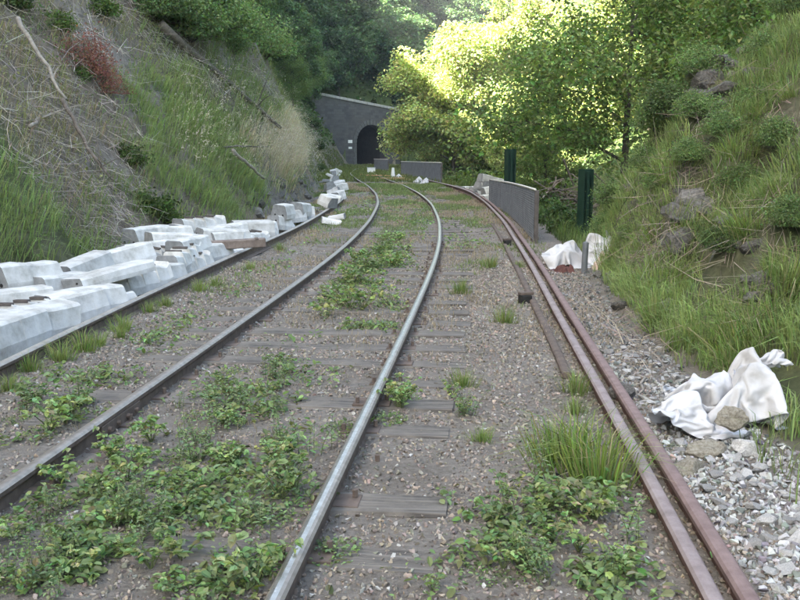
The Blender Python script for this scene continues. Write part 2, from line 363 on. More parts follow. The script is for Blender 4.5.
ballast = sstep(3.5, 2.7, np.abs(D) + 0.35 * fbm(GX * 1.2, GY * 1.2, 5)) * (GZ < 0.5)
steep = sstep(0.62, 0.45, nrm[..., 2])
rockm = np.clip(steep * sstep(-0.1, 0.35, fbm(GX * 0.6, GY * 0.6 + GZ * 0.7, 9)) + 0.0, 0, 1)
rockm = np.maximum(rockm, ((D < -2.6) & (GY > 22) & (GY < 70) & (GZ > 0.15) & (GZ < 2.0)) * 0.8)
grassm = sstep(0.0, 0.5, fbm(GX * 0.35, GY * 0.35, 31)) * (1 - ballast) * (1 - rockm * 0.7)
grassm = np.maximum(grassm, .75 * sstep(3.0, 3.4, D) * (GY < 17) * (1 - .6 * rockm))
grassm = np.maximum(grassm, sstep(14, 40, np.abs(D)) * 0.9)
grassm = np.maximum(grassm, ballast * 0.55 * sstep(30, 40, GY))
grassm = np.maximum(grassm, sstep(1.0, 3.0, GZ) * sstep(45, 60, GY)); grassm = np.maximum(grassm, sstep(3.2, 5, D) * sstep(17, 22, GY))
gcol = np.stack([ballast, rockm, grassm], -1).reshape(-1, 3)
me = mesh_np('ground', np.stack([GX, GY, GZ], -1), quads[keep], None, [M['ground']], gcol, True)
ground = tag(link('ground', me), 'stony railway cutting floor with earth banks', None, None, 'structure')

# ------------------------------------------------------------------ railway track
def sweep(name, prof, path, mats, face_mat, parent=None, roll=0.0, smooth=False):
    """prof: list of (lateral, height); path: (n,3) points"""
    path = np.asarray(path, float); n = len(path); k = len(prof)
    t = np.gradient(path, axis=0); t /= np.linalg.norm(t, axis=1, keepdims=True)
    lat = np.stack([t[:, 1], -t[:, 0], np.zeros(n)], -1); lat /= np.linalg.norm(lat, axis=1, keepdims=True)
    up = np.cross(lat, t)
    pr = np.array(prof, float)
    V = path[:, None, :] + lat[:, None, :] * pr[None, :, 0, None] + up[:, None, :] * pr[None, :, 1, None]
    i = np.arange(n - 1)[:, None] * k; j = np.arange(k)[None, :]; j2 = (j + 1) % k
    F = np.stack([i + j, i + k + j, i + k + j2, i + j2], -1).reshape(-1, 4)
    mi = np.tile(np.array(face_mat), n - 1)
    mb = MB(); mb.v = [tuple(v) for v in V.reshape(-1, 3)]; mb.f = [tuple(f) for f in F]; mb.m = [int(x) for x in mi]
    mb.f.append(tuple(range(k))); mb.m.append(1); mb.f.append(tuple(reversed(range((n - 1) * k, n * k)))); mb.m.append(1)
    return mb.build(name, mats, parent, smooth)
# flat-bottom rail, 148 mm high, origin at the foot
HW, FWd = 0.035, 0.066
RAIL = [(-FWd, 0), (FWd, 0), (FWd, .012), (.012, .03), (.010, .10), (HW - .004, .108), (HW, .114), (HW, .134), (HW - .011, .1445), (.010, .148), (-.010, .148), (-HW + .011, .1445), (-HW, .134), (-HW, .114), (-HW + .004, .108), (-.010, .10), (-.012, .03), (-FWd, .012)]
RAIL_F = [1] * 18
for i in (9, 10): RAIL_F[i] = 0
for i in (7, 8, 11): RAIL_F[i] = 2
def track_pts(off, y0, y1, step, z):
    ys = np.arange(y0, y1 + 1e-6, step); th = np.arctan(np.gradient(cx(ys), ys)); zz = Hgt(cx(ys) * 1.0, ys) if z is None else np.full(len(ys), z)
    return np.stack([cx(ys) + off * np.cos(th), ys - off * np.sin(th), zz], -1)
track = tag(empty('railway_track', (cx(0.0), 0, 0)), 'weedy single railway track with shiny rails curving towards the tunnel', 'railway track')
def parented(o, p):
    o.parent = p; bpy.context.view_layer.update(); o.matrix_parent_inverse = p.matrix_world.inverted(); return o
def rail_z(ys): return -0.028 - 0.25 * sstep(38, 100, ys) + 0.02 * np.exp(-((ys - 38) / 3.0) ** 2)
for off in (-0.752, 0.752):
    p = track_pts(off, -1.5, 108, 0.45, 0.0); p[:, 2] = rail_z(p[:, 1])
    r = sweep('rail', RAIL, p, [M['rail_top' if off > 0 else 'worn_top'], M['rail_side'], M['worn_top']], RAIL_F); parented(r, track)
# fishplates with bolts where rails are joined
def fishplate(off, y):
    p = track_pts(off, y - 0.3, y + 0.31, 0.3, -0.028); d = Vector(p[2] - p[0]).normalized(); lat = Vector((d.y, -d.x, 0))
    rot = Matrix((lat, d, Vector((0, 0, 1)))).transposed()
    for s in (-1, 1):
        mb = MB(); mb.box(Vector(p[1]) + lat * s * 0.026 + Vector((0, 0, 0.07)), (0.02, 0.56, 0.075), 0, rot)
        fp = parented(mb.build('fishplate', M['rail_side'], None, bevel=0.004), track)
        for q in (-0.2, -0.07, 0.07, 0.2):
            mb = MB(); c = Vector(p[1]) + lat * s * 0.036 + d * q + Vector((0, 0, 0.07)); mb.tube([c, c + lat * s * 0.022], 0.016, 6)
            b = mb.build('bolt', M['rail_side']); b.parent = fp
for off, y in ((-0.752, 5.15), (-0.752, 17.0), (0.752, 12.6)): fishplate(off, y)
# sleepers: each its own plank, worn and slightly askew, with a chair and spikes at each rail
def sleeper_mesh(i):
    rg = random.Random(40 + i); mb = MB(); n = 9; prof = [(-.125, -.12), (.125, -.12), (.125, -.01), (.112, .004), (-.112, .004), (-.125, -.01)]
    for s in range(n):
        u = -1.28 + 2.56 * s / (n - 1); w = 1 + rg.uniform(-.06, .06); dz = rg.uniform(-.012, .004)
        if s in (0, n - 1): w *= 0.9
        for a, b in prof: mb.v.append((u, a * w + rg.uniform(-.006, .006), b + (dz if b > -.1 else 0)))
    k = len(prof)
    for s in range(n - 1):
        for j in range(k): mb.f.append((s * k + j, s * k + (j + 1) % k, (s + 1) * k + (j + 1) % k, (s + 1) * k + j)); mb.m.append(0)
    mb.f += [tuple(range(k)), tuple(range((n - 1) * k, n * k))]; mb.m += [0, 0]
    return mb.mesh('sleeper', [M['sleeper']])
smesh = [sleeper_mesh(i) for i in range(6)]
pm = MB().box((0, 0, 0.0), (0.24, 0.15, 0.02)).mesh('sole_plate', [M['rail_side']], bevel=0.003)
sm = MB(); sm.tube([(0, 0, 0), (0, 0, 0.035)], 0.014, 6); sm = sm.mesh('spike', [M['rail_side']])
SL_Y0, SL_STEP = 1.9, 0.55
y = SL_Y0; k = 0
while y < 46:
    th = math.atan(float((cx(y + .2) - cx(y - .2)) / .4))
    s = link('sleeper', smesh[k % 6], track); s.location = (float(cx(y)) - track.location.x + random.uniform(-.05, .05), y, random.uniform(0.0, 0.024) - (.012 if y < 5 else 0) - .25 * float(sstep(38, 100, y)))
    s.rotation_euler = (random.uniform(-.03, .03), 0, -th + random.uniform(-.025, .025))
    if y < 16:
        for off in (-.752, .752):
            pl = link('sole_plate', pm, s); pl.location = (off, 0, 0)
            for q in (-1, 1):
                b = link('spike', sm, s); b.location = (off + q * .09, q * .04, 0.012)
    y += SL_STEP; k += 1

# spare rails lying beside the track
def loose_rail(name, pixels, z, label, mats, prof=RAIL, fm=RAIL_F, step=0.4, wob=0.0, extend=None, offset=0.0, group=None, base=0.0):
    pts = np.array([on_plane(px, py, z + 0.148) for px, py in pixels])
    if extend: pts = np.array(list(pts)[::1]); pts = np.vstack([[pts[0] + (pts[0] - pts[1]) / np.linalg.norm(pts[0] - pts[1]) * extend], pts])
    ys = np.arange(pts[0, 1], pts[-1, 1], step); d = pts[:, 0] - cx(pts[:, 1])
    dd = np.interp(ys, pts[:, 1], d); kk = np.exp(-0.5 * (np.arange(-12, 13) / 4.) ** 2); kk /= kk.sum()
    dd = np.convolve(np.pad(dd, 12, mode='edge'), kk, mode='valid') + offset + wob * np.sin(ys * 0.9)
    xs = cx(ys) + dd
    P = np.stack([xs, ys, np.full(len(ys), z) - .25 * sstep(38, 100, ys) + (.11 * sstep(22, 32, ys) if z < -.04 else 0)], -1)
    o = sweep(name, prof, P, mats, fm); tag(o, label, 'rail', group); return o, P
SR1 = [(715, 595), (640, 455), (590, 370), (545, 290), (515, 240), (492, 208), (462, 191), (428, 182)]
_, PR1 = loose_rail('loose_rail', SR1, -0.055, 'inner of two rusty loose rails lying side by side along the shoulder', [M['rust_top'], M['rust_side'], M['rust_top']], extend=1.8)
RF2 = [1] * 18
for i in (6, 7, 8, 9, 10, 11, 12): RF2[i] = 0
_, PR2 = loose_rail('loose_rail', SR1[:-1], -0.048, 'outer of two rusty loose rails, red-brown, beside the rubble shoulder', [M['rust_plain'], M['rust_side']], extend=1.8, offset=0.128, fm=RF2)
SR3 = [(578, 372), (560, 342), (532, 290), (508, 246), (494, 222)]
loose_rail('loose_rail', SR3, -0.10, 'short old rail half sunk in ballast next to the rusty pair', [M['rail_side'], M['rail_side'], M['rail_side']], offset=-0.05)
SL = [(0, 362), (60, 333), (150, 291), (245, 248), (290, 230), (322, 212), (334, 205), (345, 196)]
_, PL = loose_rail('loose_rail', SL, -0.01, 'dull grey-brown loose rail holding back the heap of concrete pieces', [M['dull_top'], M['rail_side'], M['dull_top']], extend=4.5)

# ------------------------------------------------------------------ tunnel
def build_tunnel():
    root = tag(empty('tunnel_portal', (P0[0], P0[1], -0.5), (0, 0, math.atan2(UW[1], UW[0]))), 'dark masonry tunnel portal with sloping coping in the wooded hillside', 'tunnel')
    # local axes: x along the wall, y into the hill, z up (base at -0.5)
    L = 13.2; z0 = 0.0; zl, zr = 8.6, 6.6; zs = 2.7; th = 1.2
    def top(u): return zl + (zr - zl) * (u + 3.0) / (L + 3.0)
    arc = [(ARCH_C + ARCH_R * math.cos(a), zs + ARCH_R * math.sin(a)) for a in np.linspace(math.pi, 0, 25)]
    mb = MB()
    def quad(us, zs_): # front, back
        mb.add([(us[0], 0, zs_[0]), (us[1], 0, zs_[1]), (us[1], 0, zs_[2]), (us[0], 0, zs_[3])], [(0, 1, 2, 3)])
        mb.add([(us[0], th, zs_[0]), (us[1], th, zs_[1]), (us[1], th, zs_[2]), (us[0], th, zs_[3])], [(3, 2, 1, 0)])
    quad((-3, ARCH_U0), (z0 - .5, z0 - .5, top(ARCH_U0), top(-3))); quad((ARCH_U1, L), (z0 - .5, z0 - .5, top(L), top(ARCH_U1)))
    for (a, b), (c, d) in zip(arc[:-1], arc[1:]): quad((a, c), (b, d, top(c), top(a)))
    for (a, b), (c, d) in zip([(ARCH_U0, -.5)] + arc, arc + [(ARCH_U1, -.5)]):
        mb.add([(a, 0, b), (c, 0, d), (c, th, d), (a, th, b)], [(0, 1, 2, 3)])
    mb.add([(-3, 0, top(-3)), (L, 0, top(L)), (L, th, top(L)), (-3, th, top(-3))], [(0, 1, 2, 3)])
    mb.add([(L, 0, -.5), (L, th, -.5), (L, th, top(L)), (L, 0, top(L))], [(0, 1, 2, 3)])
    mb.build('wall', M['masonry'], root)
    # bore
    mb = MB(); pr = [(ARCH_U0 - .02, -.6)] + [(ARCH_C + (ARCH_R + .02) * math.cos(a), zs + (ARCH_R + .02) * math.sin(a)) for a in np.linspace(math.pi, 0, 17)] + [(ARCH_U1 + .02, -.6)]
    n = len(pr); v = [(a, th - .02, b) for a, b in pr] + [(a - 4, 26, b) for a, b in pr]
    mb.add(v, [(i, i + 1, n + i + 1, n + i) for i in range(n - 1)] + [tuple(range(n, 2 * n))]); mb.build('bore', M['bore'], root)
    # ring of arch stones
    for i in range(17):
        a0 = math.pi - math.pi * i / 17 - .012; a1 = math.pi - math.pi * (i + 1) / 17 + .012; r0, r1 = ARCH_R - .03, ARCH_R + (.5 if i != 8 else .62)
        pts = [(ARCH_C + r * math.cos(a), zs + r * math.sin(a)) for r, a in ((r0, a0), (r1, a0), (r1, a1), (r0, a1))]
        MB().add([(p, -.06, q) for p, q in pts] + [(p, .3, q) for p, q in pts], [(0, 1, 2, 3), (7, 6, 5, 4), (0, 4, 5, 1), (1, 5, 6, 2), (2, 6, 7, 3), (3, 7, 4, 0)]).build('arch_stone', M['voussoir'], root)
    for s_, u in ((-1, ARCH_U0), (1, ARCH_U1)):
        for i in range(5):
            w = .5 if i % 2 else .36
            MB().box((u + s_ * (w / 2 - .03), .1, i * .54 + .27), (w, .32, .52)).build('quoin', M['voussoir'], root, bevel=.01)
    n = 16
    for i in range(n):
        a, b = -3 + (L + 3) * i / n + .012, -3 + (L + 3) * (i + 1) / n - .012
        za, zb = top(a) + .003, top(b) + .003
        MB().add([(x, yy, zz) for yy in (-.14, th + .1) for x, zz in ((a, za), (b, zb), (b, zb + .3), (a, za + .3))], [(0, 1, 2, 3), (7, 6, 5, 4), (0, 4, 5, 1), (1, 5, 6, 2), (2, 6, 7, 3), (3, 7, 4, 0)]).build('coping_stone', M['coping'], root, bevel=.02)
    for z, w, h, lab in ((2.72, .62, .36, 'upper white sign plate on the tunnel wall beside the arch'), (2.05, .5, .24, 'lower white sign plate on the tunnel wall beside the arch')):
        u = 5.6; c = P0 + UW * u - NB * .03
        sg = tag(empty('sign_plate', (c[0], c[1], z - .5), (0, 0, math.atan2(UW[1], UW[0]))), lab, 'sign')
        MB().box((0, 0, h / 2), (w, .03, h)).build('plate', M['white_paint'], sg, bevel=.005)
        MB().box((0, .016, h / 2), (.08, .05, h + .1)).build('bracket', M['frame_steel'], sg)
build_tunnel()

# ------------------------------------------------------------------ guard panels, posts and other fittings
def guard_panel(pts, h0, h1, label, npost):
    """curved railing panel: posts, top rail, toe rail and a woven mesh infill"""
    pts = np.array(pts, float); L = np.concatenate([[0], np.cumsum(np.linalg.norm(np.diff(pts, axis=0), axis=1))])
    n = 40; t = np.linspace(0, L[-1], n); X = np.interp(t, L, pts[:, 0]); Y = np.interp(t, L, pts[:, 1])
    kk = np.exp(-0.5 * (np.arange(-9, 10) / 4.) ** 2); kk /= kk.sum()
    ex = lambda a: np.convolve(np.concatenate([a[0] + (a[0] - a[9:0:-1]), a, a[-1] + (a[-1] - a[-2:-11:-1])]), kk, mode='valid')
    X, Y = ex(X), ex(Y)
    base = np.minimum(Hgt(X, Y), 0.02) - 0.03; top = np.linspace(h0, h1, n)
    root = tag(empty('guard_panel', (X[0], Y[0], base[0])), label, 'railing')
    o = Vector((X[0], Y[0], base[0]))
    P = lambda i, f: Vector((X[i], Y[i], base[i] + (top[i] - base[i]) * f)) - o
    for j in np.linspace(0, n - 1, npost).astype(int):
        a = P(j, -.05); b = P(j, 1.0); MB().box((a + b) / 2 + Vector((.03, 0, 0)), (.07, .07, (b - a).length)).build('post', M['frame_steel'], root, bevel=.006)
    MB().tube([P(i, 1.0) + Vector((0, 0, .012)) for i in range(n)], .022, 6).build('top_rail', M['edge_steel'], root, True)
    MB().tube([P(i, .06) for i in range(n)], .02, 6).build('toe_rail', M['frame_steel'], root, True)
    # mesh wires: two families of diagonals plus uprights, one joined part
    V = []; F = []
    def P2(s, f):
        s = np.clip(s, 0, L[-1]); i = s / L[-1] * (n - 1); i0 = np.minimum(i.astype(int), n - 2); w = i - i0
        lx = X[i0] * (1 - w) + X[i0 + 1] * w; ly = Y[i0] * (1 - w) + Y[i0 + 1] * w; bb = base[i0] * (1 - w) + base[i0 + 1] * w; tt = top[i0] * (1 - w) + top[i0 + 1] * w
        return np.stack([lx - o.x, ly - o.y, bb + (tt - bb) * (.05 + .93 * f) - o.z], -1)
    step = 0.085; hgt = float(np.mean(top - base)); cnt = 0
    for sl in (1, -1):
        s0 = np.arange(-hgt, L[-1] + hgt, step)
        for q in range(6):
            f0, f1 = q / 6, (q + 1) / 6
            sa = s0 + sl * hgt * (f0 - .5); sb = s0 + sl * hgt * (f1 - .5); ok = (sa > 0) & (sa < L[-1]) & (sb > 0) & (sb < L[-1])
            A = P2(sa[ok], np.full(ok.sum(), f0)); B = P2(sb[ok], np.full(ok.sum(), f1)); w = 0.008
            for dv in (np.array([0, w, 0]), np.array([w, 0, 0])):
                k = len(A); V += [A - dv, A + dv, B + dv, B - dv]
                b0 = cnt; F.append(np.stack([b0 + np.arange(k), b0 + k + np.arange(k), b0 + 2 * k + np.arange(k), b0 + 3 * k + np.arange(k)], -1)); cnt += 4 * k
    me = mesh_np('wire_mesh', np.concatenate(V), np.concatenate(F), None, [M['mesh_steel']])
    link('wire_mesh', me, root)
    # thin ribbed sheet clipped behind the wires
    mb = MB()
    for i in range(n):
        for f in (.06, .97): p = P(i, f) + Vector((.025 + (.008 if i % 2 else 0), 0, 0)); mb.v.append(tuple(p))
    for i in range(n - 1): mb.f.append((2 * i, 2 * i + 2, 2 * i + 3, 2 * i + 1)); mb.m.append(0)
    sh = mb.build('sheet', M['sheet_steel'], root); so = sh.modifiers.new('thickness', 'SOLIDIFY'); so.thickness = .004
    return root
guard_panel([on_plane(534, 243), on_plane(522, 228), on_plane(506, 213), on_plane(489, 203)], .92, .70, 'long curved dark mesh railing panel beside the rusty rails and green post', 5)
guard_panel([on_plane(441, 183), on_plane(422, 179), on_plane(401, 174.5)], .95, .80, 'far mesh railing panel with concrete pieces lying at its foot, under the trees', 4)
guard_panel([on_plane(388, 170.5), on_plane(374, 168.5)], .80, .75, 'small grey railing panel standing before the tunnel mouth', 2)

def steel_post(x, y, ztop, w, rot, label):
    zb = float(Hgt(x, y)) - .3; h = ztop - zb
    r = tag(empty('steel_post', (x, y, zb), (0, 0, rot)), label, 'post', 'dark green steel posts')
    for s in (-1, 1): MB().box((s * (w / 2 - .008), 0, h / 2), (.016, w * .95, h)).build('flange', M['green_steel'], r, bevel=.002)
    MB().box((0, 0, h / 2 - .003), (w - .034, .014, h - .006)).build('web', M['green_steel'], r)
    MB().box((0, -w * .3, h / 2 - .02), (.05, .05, h - .04)).build('guide_rib', M['green_steel'], r, bevel=.004)
x, y = on_plane(584, 238); steel_post(x, y, 1.27, .21, R(22), 'dark green steel post standing behind the crumpled white sheeting')
steel_post(3.05, 25.2, 1.62, .25, R(18), 'dark green steel post rising behind the curved mesh railing')
def stub_post(px, py, h, r, label, mat):
    x, y = on_plane(px, py); e = tag(empty('stub_post', (x, y, float(Hgt(x, y)) - .05)), label, 'post')
    MB().tube([(0, 0, 0), (0.005, 0, h * .5), (.012, 0, h)], [r, r * .98, r * .95], 10).build('shaft', M[mat], e); MB().tube([(.012, 0, h), (.012, 0, h + .012)], [r * .8, r * .5], 10).build('cap', M[mat], e)
stub_post(584, 272, .46, .042, 'short grey stub post in front of the white sheeting by the bank', 'mesh_steel')
for px, py, lab in ((525, 303, 'small dark iron stump in the ballast with clear ground around it'), (507, 246, 'small dark iron stump in ballast beside the loose rail near the mesh railing')):
    x, y = on_plane(px, py); e = tag(empty('iron_stump', (x, y, float(Hgt(x, y)) - .03), (0, 0, .3)), lab, 'stump')
    MB().box((0, 0, .05), (.13, .10, .14)).build('block', M['dark'], e, bevel=.012); MB().box((.01, 0, .135), (.16, .07, .03)).build('plate', M['rail_side'], e, bevel=.004)

# ------------------------------------------------------------------ concrete sleeper pieces
def block_mesh(kind, seed, Lg):
    rg = random.Random(seed); mb = MB(); W, T, Hh = .34, .25, .27
    if kind == 'slab': W, T, Hh = .36, .33, .12
    us = [0, .06, .12, .18, .245, .25, .31, .37, .43, .495, .5, .56, .62, .68, .745, .75, .81, .87, .94, 1.0]; n = len(us)
    for i in range(n):
        u = us[i] * .9999; hz = Hh; ww = 1.0
        if kind == 'step': hz = Hh * (1.0 - .20 * (((u + .001) * 4) % 1.0))
        elif kind == 'wave' or kind == 'slab': hz = Hh * (1 + .03 * math.sin(u * 5 + seed))
        elif kind == 'seat': hz = Hh * (1.0 if u < .42 else .90 if u > .52 else .95); ww = 1.0 if u < .45 else .93
        jx = rg.uniform(-.012, .012) if 0 < i < n - 1 else rg.uniform(-.03, .03)
        x = (u - .5) * Lg
        prof = [(-W / 2 * ww, 0), (W / 2 * ww, 0), (W / 2 * ww, hz * .35), (T / 2 * ww, hz - .02), (T / 2 * ww - .03, hz), (-T / 2 * ww + .03, hz), (-T / 2 * ww, hz - .02), (-W / 2 * ww, hz * .35)]
        for a, b in prof: mb.v.append((x + (jx if i in (0, n - 1) else 0) * (1 if b > .1 else -.5), a + rg.uniform(-.0015, .0015), b + rg.uniform(-.0015, .0015)))
    k = 8
    for i in range(n - 1):
        for j in range(k): mb.f.append((i * k + j, (i + 1) * k + j, (i + 1) * k + (j + 1) % k, i * k + (j + 1) % k)); mb.m.append(0)
    mb.f += [tuple(range(k)), tuple(reversed(range((n - 1) * k, n * k)))]; mb.m += [1, 1]
    return mb.mesh('concrete_body', [M['concrete'], M['concrete_end']]), Hh
hole_me = MB().tube([(-.004, 0, 0), (.004, 0, 0)], .019, 8).mesh('tendon_hole', [M['dark']])
pad_me = MB().box((0, 0, 0), (.045, .20, .03)).mesh('pad', [M['frame_steel']], bevel=.004)
BLK = {}
def block(px, py, z, yaw, kind, Lg, label, group='concrete sleeper pieces heaped by the loose rail', tilt=0.0, roll=0.0, world=None, detail=True):
    if detail: Lg = Lg * .88; yaw = yaw + 10
    key = (kind, round(Lg, 1), len(BLK) % 3); 
    if key not in BLK: BLK[key] = block_mesh(kind, len(BLK) + 3, round(Lg, 1))
    me, Hh = BLK[key]
    x, y = on_plane(px, py, z) if world is None else world
    if detail:                                   # keep every corner behind the loose rail, which they lean on
        ca, sa = math.cos(R(yaw)), math.sin(R(yaw))
        mx = max((x + a * ca - b * sa) - float(np.interp(y + a * sa + b * ca, PL[:, 1], PL[:, 0])) for a in (-Lg / 2, Lg / 2) for b in (-.18, .18))
        x -= max(0, mx + (.05 if z < .15 else 0.0))
    e = tag(empty('concrete_piece', (x, y, z), (R(roll), R(tilt), R(yaw))), label, 'concrete piece', group)
    link('concrete_body', me, e)
    if detail:
        L2 = round(Lg, 1) / 2
        for s in (-1, 1):
            for a, b in ((-.08, .075), (.08, .075), (-.075, .17), (.075, .17)) if kind != 'slab' else ((-.09, .06), (.09, .06)):
                h = link('tendon_hole', hole_me, e); h.location = (s * (L2 - .004) , a, b)
        if kind == 'step':
            for u in (-.235, .015, .265): p = link('pad', pad_me, e); p.location = (u * Lg, 0, Hh * .99)
    return e
B = block
B(26, 288, .26, 52, 'seat', .8, 'pale concrete piece on top of the heap at the tall green grass')
B(84, 281, .16, 66, 'plain', .9, 'concrete piece whose grey holed end shows behind the pale wavy slab', tilt=-6)
B(118, 280, .28, 50, 'slab', 1.1, 'thin wavy concrete slab lying on top of the stepped piece', tilt=-5, roll=-5)
B(138, 292, .04, 56, 'step', 1.1, 'stepped concrete piece lying under the thin wavy slab beside the rail', tilt=-3)
B(147, 245, .24, 58, 'plain', .9, 'pale concrete piece with trapezoid grey end high on the bank toe')
B(166, 243, .24, 36, 'seat', .9, 'pale concrete piece lying behind the one with the trapezoid end')
B(200, 233, .26, 44, 'step', 1.0, 'long concrete piece with a stepped top lying above the brown beam')
B(181, 268, .10, 76, 'step', 1.2, 'stepped concrete piece pointing at the rails between two others', tilt=-4)
B(206, 276, -.02, 66, 'step', 1.0, 'stepped concrete piece next to the brown beam, sloping to the rail', tilt=-4)
B(40, 305, .06, 42, 'wave', .9, 'low concrete piece under the topmost piece by the tall grass')
B(92, 316, .02, 50, 'wave', 1.0, 'concrete piece with rounded top in the middle of the near heap')
B(52, 338, .05, 60, 'wave', .9, 'rounded concrete piece with faint lengthwise bulges against the loose rail', roll=8)
B(8, 350, .05, 72, 'plain', .9, 'concrete piece with dark end lying beside the rounded pieces')
B(124, 312, .02, 50, 'slab', 1.1, 'bright flat concrete slab leaning towards the loose rail', roll=-16)
B(72, 342, -.03, 44, 'slab', .6, 'small broken concrete slab wedged against the loose rail', roll=-10)
B(240, 260, -.02, 52, 'slab', 1.0, 'flat concrete slab below the brown beam', roll=-10)
B(238, 248, .10, 40, 'plain', .8, 'concrete piece behind the brown beam in the shade of the grass bank')
B(270, 250, -.02, 58, 'plain', .7, 'concrete piece at the end of the brown beam')
B(274, 237, .08, 60, 'plain', .6, 'squat concrete piece with grey end below the topmost cube')
B(283, 218, .30, 62, 'plain', .5, 'cube-like concrete piece perched on top against the rock face', roll=6)
B(292, 230, .08, 55, 'seat', .6, 'small concrete piece between the perched cube and the rail', tilt=8)
B(306, 223, .06, 52, 'plain', .7, 'last concrete piece of the heap before the rock face ends', roll=-9)
B(250, 241, .06, 35, 'slab', .7, 'thin concrete slab half hidden behind the brown beam', roll=10)
B(314, 224, -.03, 60, 'plain', .5, 'small concrete piece pressed against the rail where it wobbles')
B(8, 318, .05, 40, 'plain', .9, 'concrete piece buried beneath the rounded ones at the tall grass')
B(220, 262, .02, 60, 'plain', .8, 'concrete piece whose end peeps out under the brown beam')
B(160, 285, .00, 60, 'wave', .8, 'concrete piece filling the gap beside the stepped ones', tilt=6)
# far white rubble along the rail, and the pieces behind the curved railing
FR = 'broken white concrete lump in the far heap along the bend of the rail'
rg = random.Random(5)
for i, (px, py, z, yaw, kd) in enumerate([(228, 240, .16, 48, 'seat'), (218, 246, .14, 30, 'plain'), (258, 247, .0, 55, 'step'), (262, 236, .12, 20, 'plain'), (246, 252, .0, 60, 'seat'), (282, 243, -.02, 48, 'plain'), (298, 234, -.02, 50, 'seat'), (316, 217, .1, 30, 'plain'), (300, 215, .2, 70, 'plain'), (188, 240, .16, 55, 'plain'), (160, 266, .08, 60, 'step'), (148, 262, .14, 40, 'plain'), (190, 256, .2, 62, 'seat'), (128, 268, .16, 50, 'plain'), (172, 252, .2, 30, 'plain'), (60, 300, .1, 60, 'plain'), (110, 296, .05, 66, 'plain'), (25, 330, .0, 50, 'step'), (72, 322, .0, 55, 'plain')]):
    B(px, py, z, yaw, kd, .8, {'step': 'stepped', 'seat': 'shouldered', 'plain': 'plain'}[kd] + ' concrete piece packed into the heap ' + ('by the tall green grass' if px < 115 else 'between the wavy slab and the brown beam' if px < 200 else 'around the brown beam' if px < 250 else 'under the rock face'), roll=rg.uniform(-9, 9), tilt=(i * 37 % 13) - 6)
for i, (px, py) in enumerate([(327, 205), (333, 203), (328, 197), (335, 195), (339, 199), (330, 189), (336, 188), (340, 190), (328, 182), (334, 181), (338, 183), (331, 176), (336, 176), (333, 171), (337, 172)]):
    B(px, py + 1, .02 + rg.uniform(0, .18), rg.uniform(0, 180), rg.choice(['plain', 'slab', 'seat']), rg.choice([.4, .5, .6]), FR, 'far concrete lumps by the bend', tilt=rg.uniform(-20, 20), roll=rg.uniform(-15, 15), detail=False)
for px, py in ((330, 224), (337, 220)): B(px, py, .0, rg.uniform(0, 180), 'slab', .4, 'white concrete shard lying on the ballast inside the loose rail', 'white shards on the ballast', tilt=12, detail=False)
for i, (y_, o_, z) in enumerate([(28.6, .35, -.05), (29.4, .75, -.05), (30.2, .4, -.05), (31.2, .85, -.05), (32.2, .45, -.05), (33.4, .8, -.05), (29.0, .6, .2), (30.6, .6, .22), (31.8, .65, .2), (34.6, .5, -.05), (31.0, .7, .45)]):
    B(0, 0, z, rg.uniform(20, 80), rg.choice(['plain', 'seat', 'step']), rg.choice([.7, .8, .9]), 'pale concrete piece in the heap beyond the end of the curved railing', 'concrete pieces behind the railing', tilt=rg.uniform(-12, 12), detail=False, world=(float(np.interp(y_, PR1[:, 1], PR1[:, 0])) + o_, y_))
# brown beam in the heap
x, y = on_plane(228, 247, .22); e = tag(empty('timber_beam', (x, y, .20), (R(4), R(-2), R(13))), 'brown timber beam lying across the concrete pieces', 'beam')
MB().box((0, 0, .06), (1.1, .14, .12)).build('timber', M['beam'], e, bevel=.008)
for s in (-1, 1): MB().box((s * .42, 0, .122), (.05, .146, .012)).build('strap', M['rail_side'], e)
# things left before the tunnel
x, y = on_plane(377, 172); e = tag(empty('grey_box', (x - .4, y, -.15)), 'pale grey box standing on the track before the tunnel mouth', 'box')
MB().box((0, 0, .22), (.55, .4, .44)).build('body', M['white_paint'], e, bevel=.01); MB().box((0, 0, .455), (.6, .45, .03)).build('lid', M['grey_box'], e, bevel=.006)
x, y = on_plane(393, 178); e = tag(empty('marker_post', (x, y, -.05)), 'white tapered marker post near the orange planks', 'post')
MB().tube([(0, 0, 0), (0, 0, .06), (0, 0, .07), (0, 0, .55), (0, 0, .62)], [.2, .2, .13, .08, .07], 10).build('body', M['white_paint'], e); MB().box((0, 0, -.01), (.46, .46, .05)).build('foot', M['plank'], e)
for i, (px, py, a, ln) in enumerate([(379, 176, -38, 2.0), (386, 177, -25, 2.4), (372, 175, -48, 2.2), (390, 180, 12, 1.6), (398, 180, -20, 1.5)]):
    x, y = on_plane(px, py); e = MB().box((0, 0, .02), (ln, .14, .04)).build('plank', M['plank'], None, bevel=.004)
    e.location = (x, y, float(Hgt(x, y)) + .05 + .045 * (i % 2)); e.rotation_euler = (0, 0, R(a)); tag(e, 'orange-brown plank dropped across the track before the tunnel', 'plank', 'planks before the tunnel')

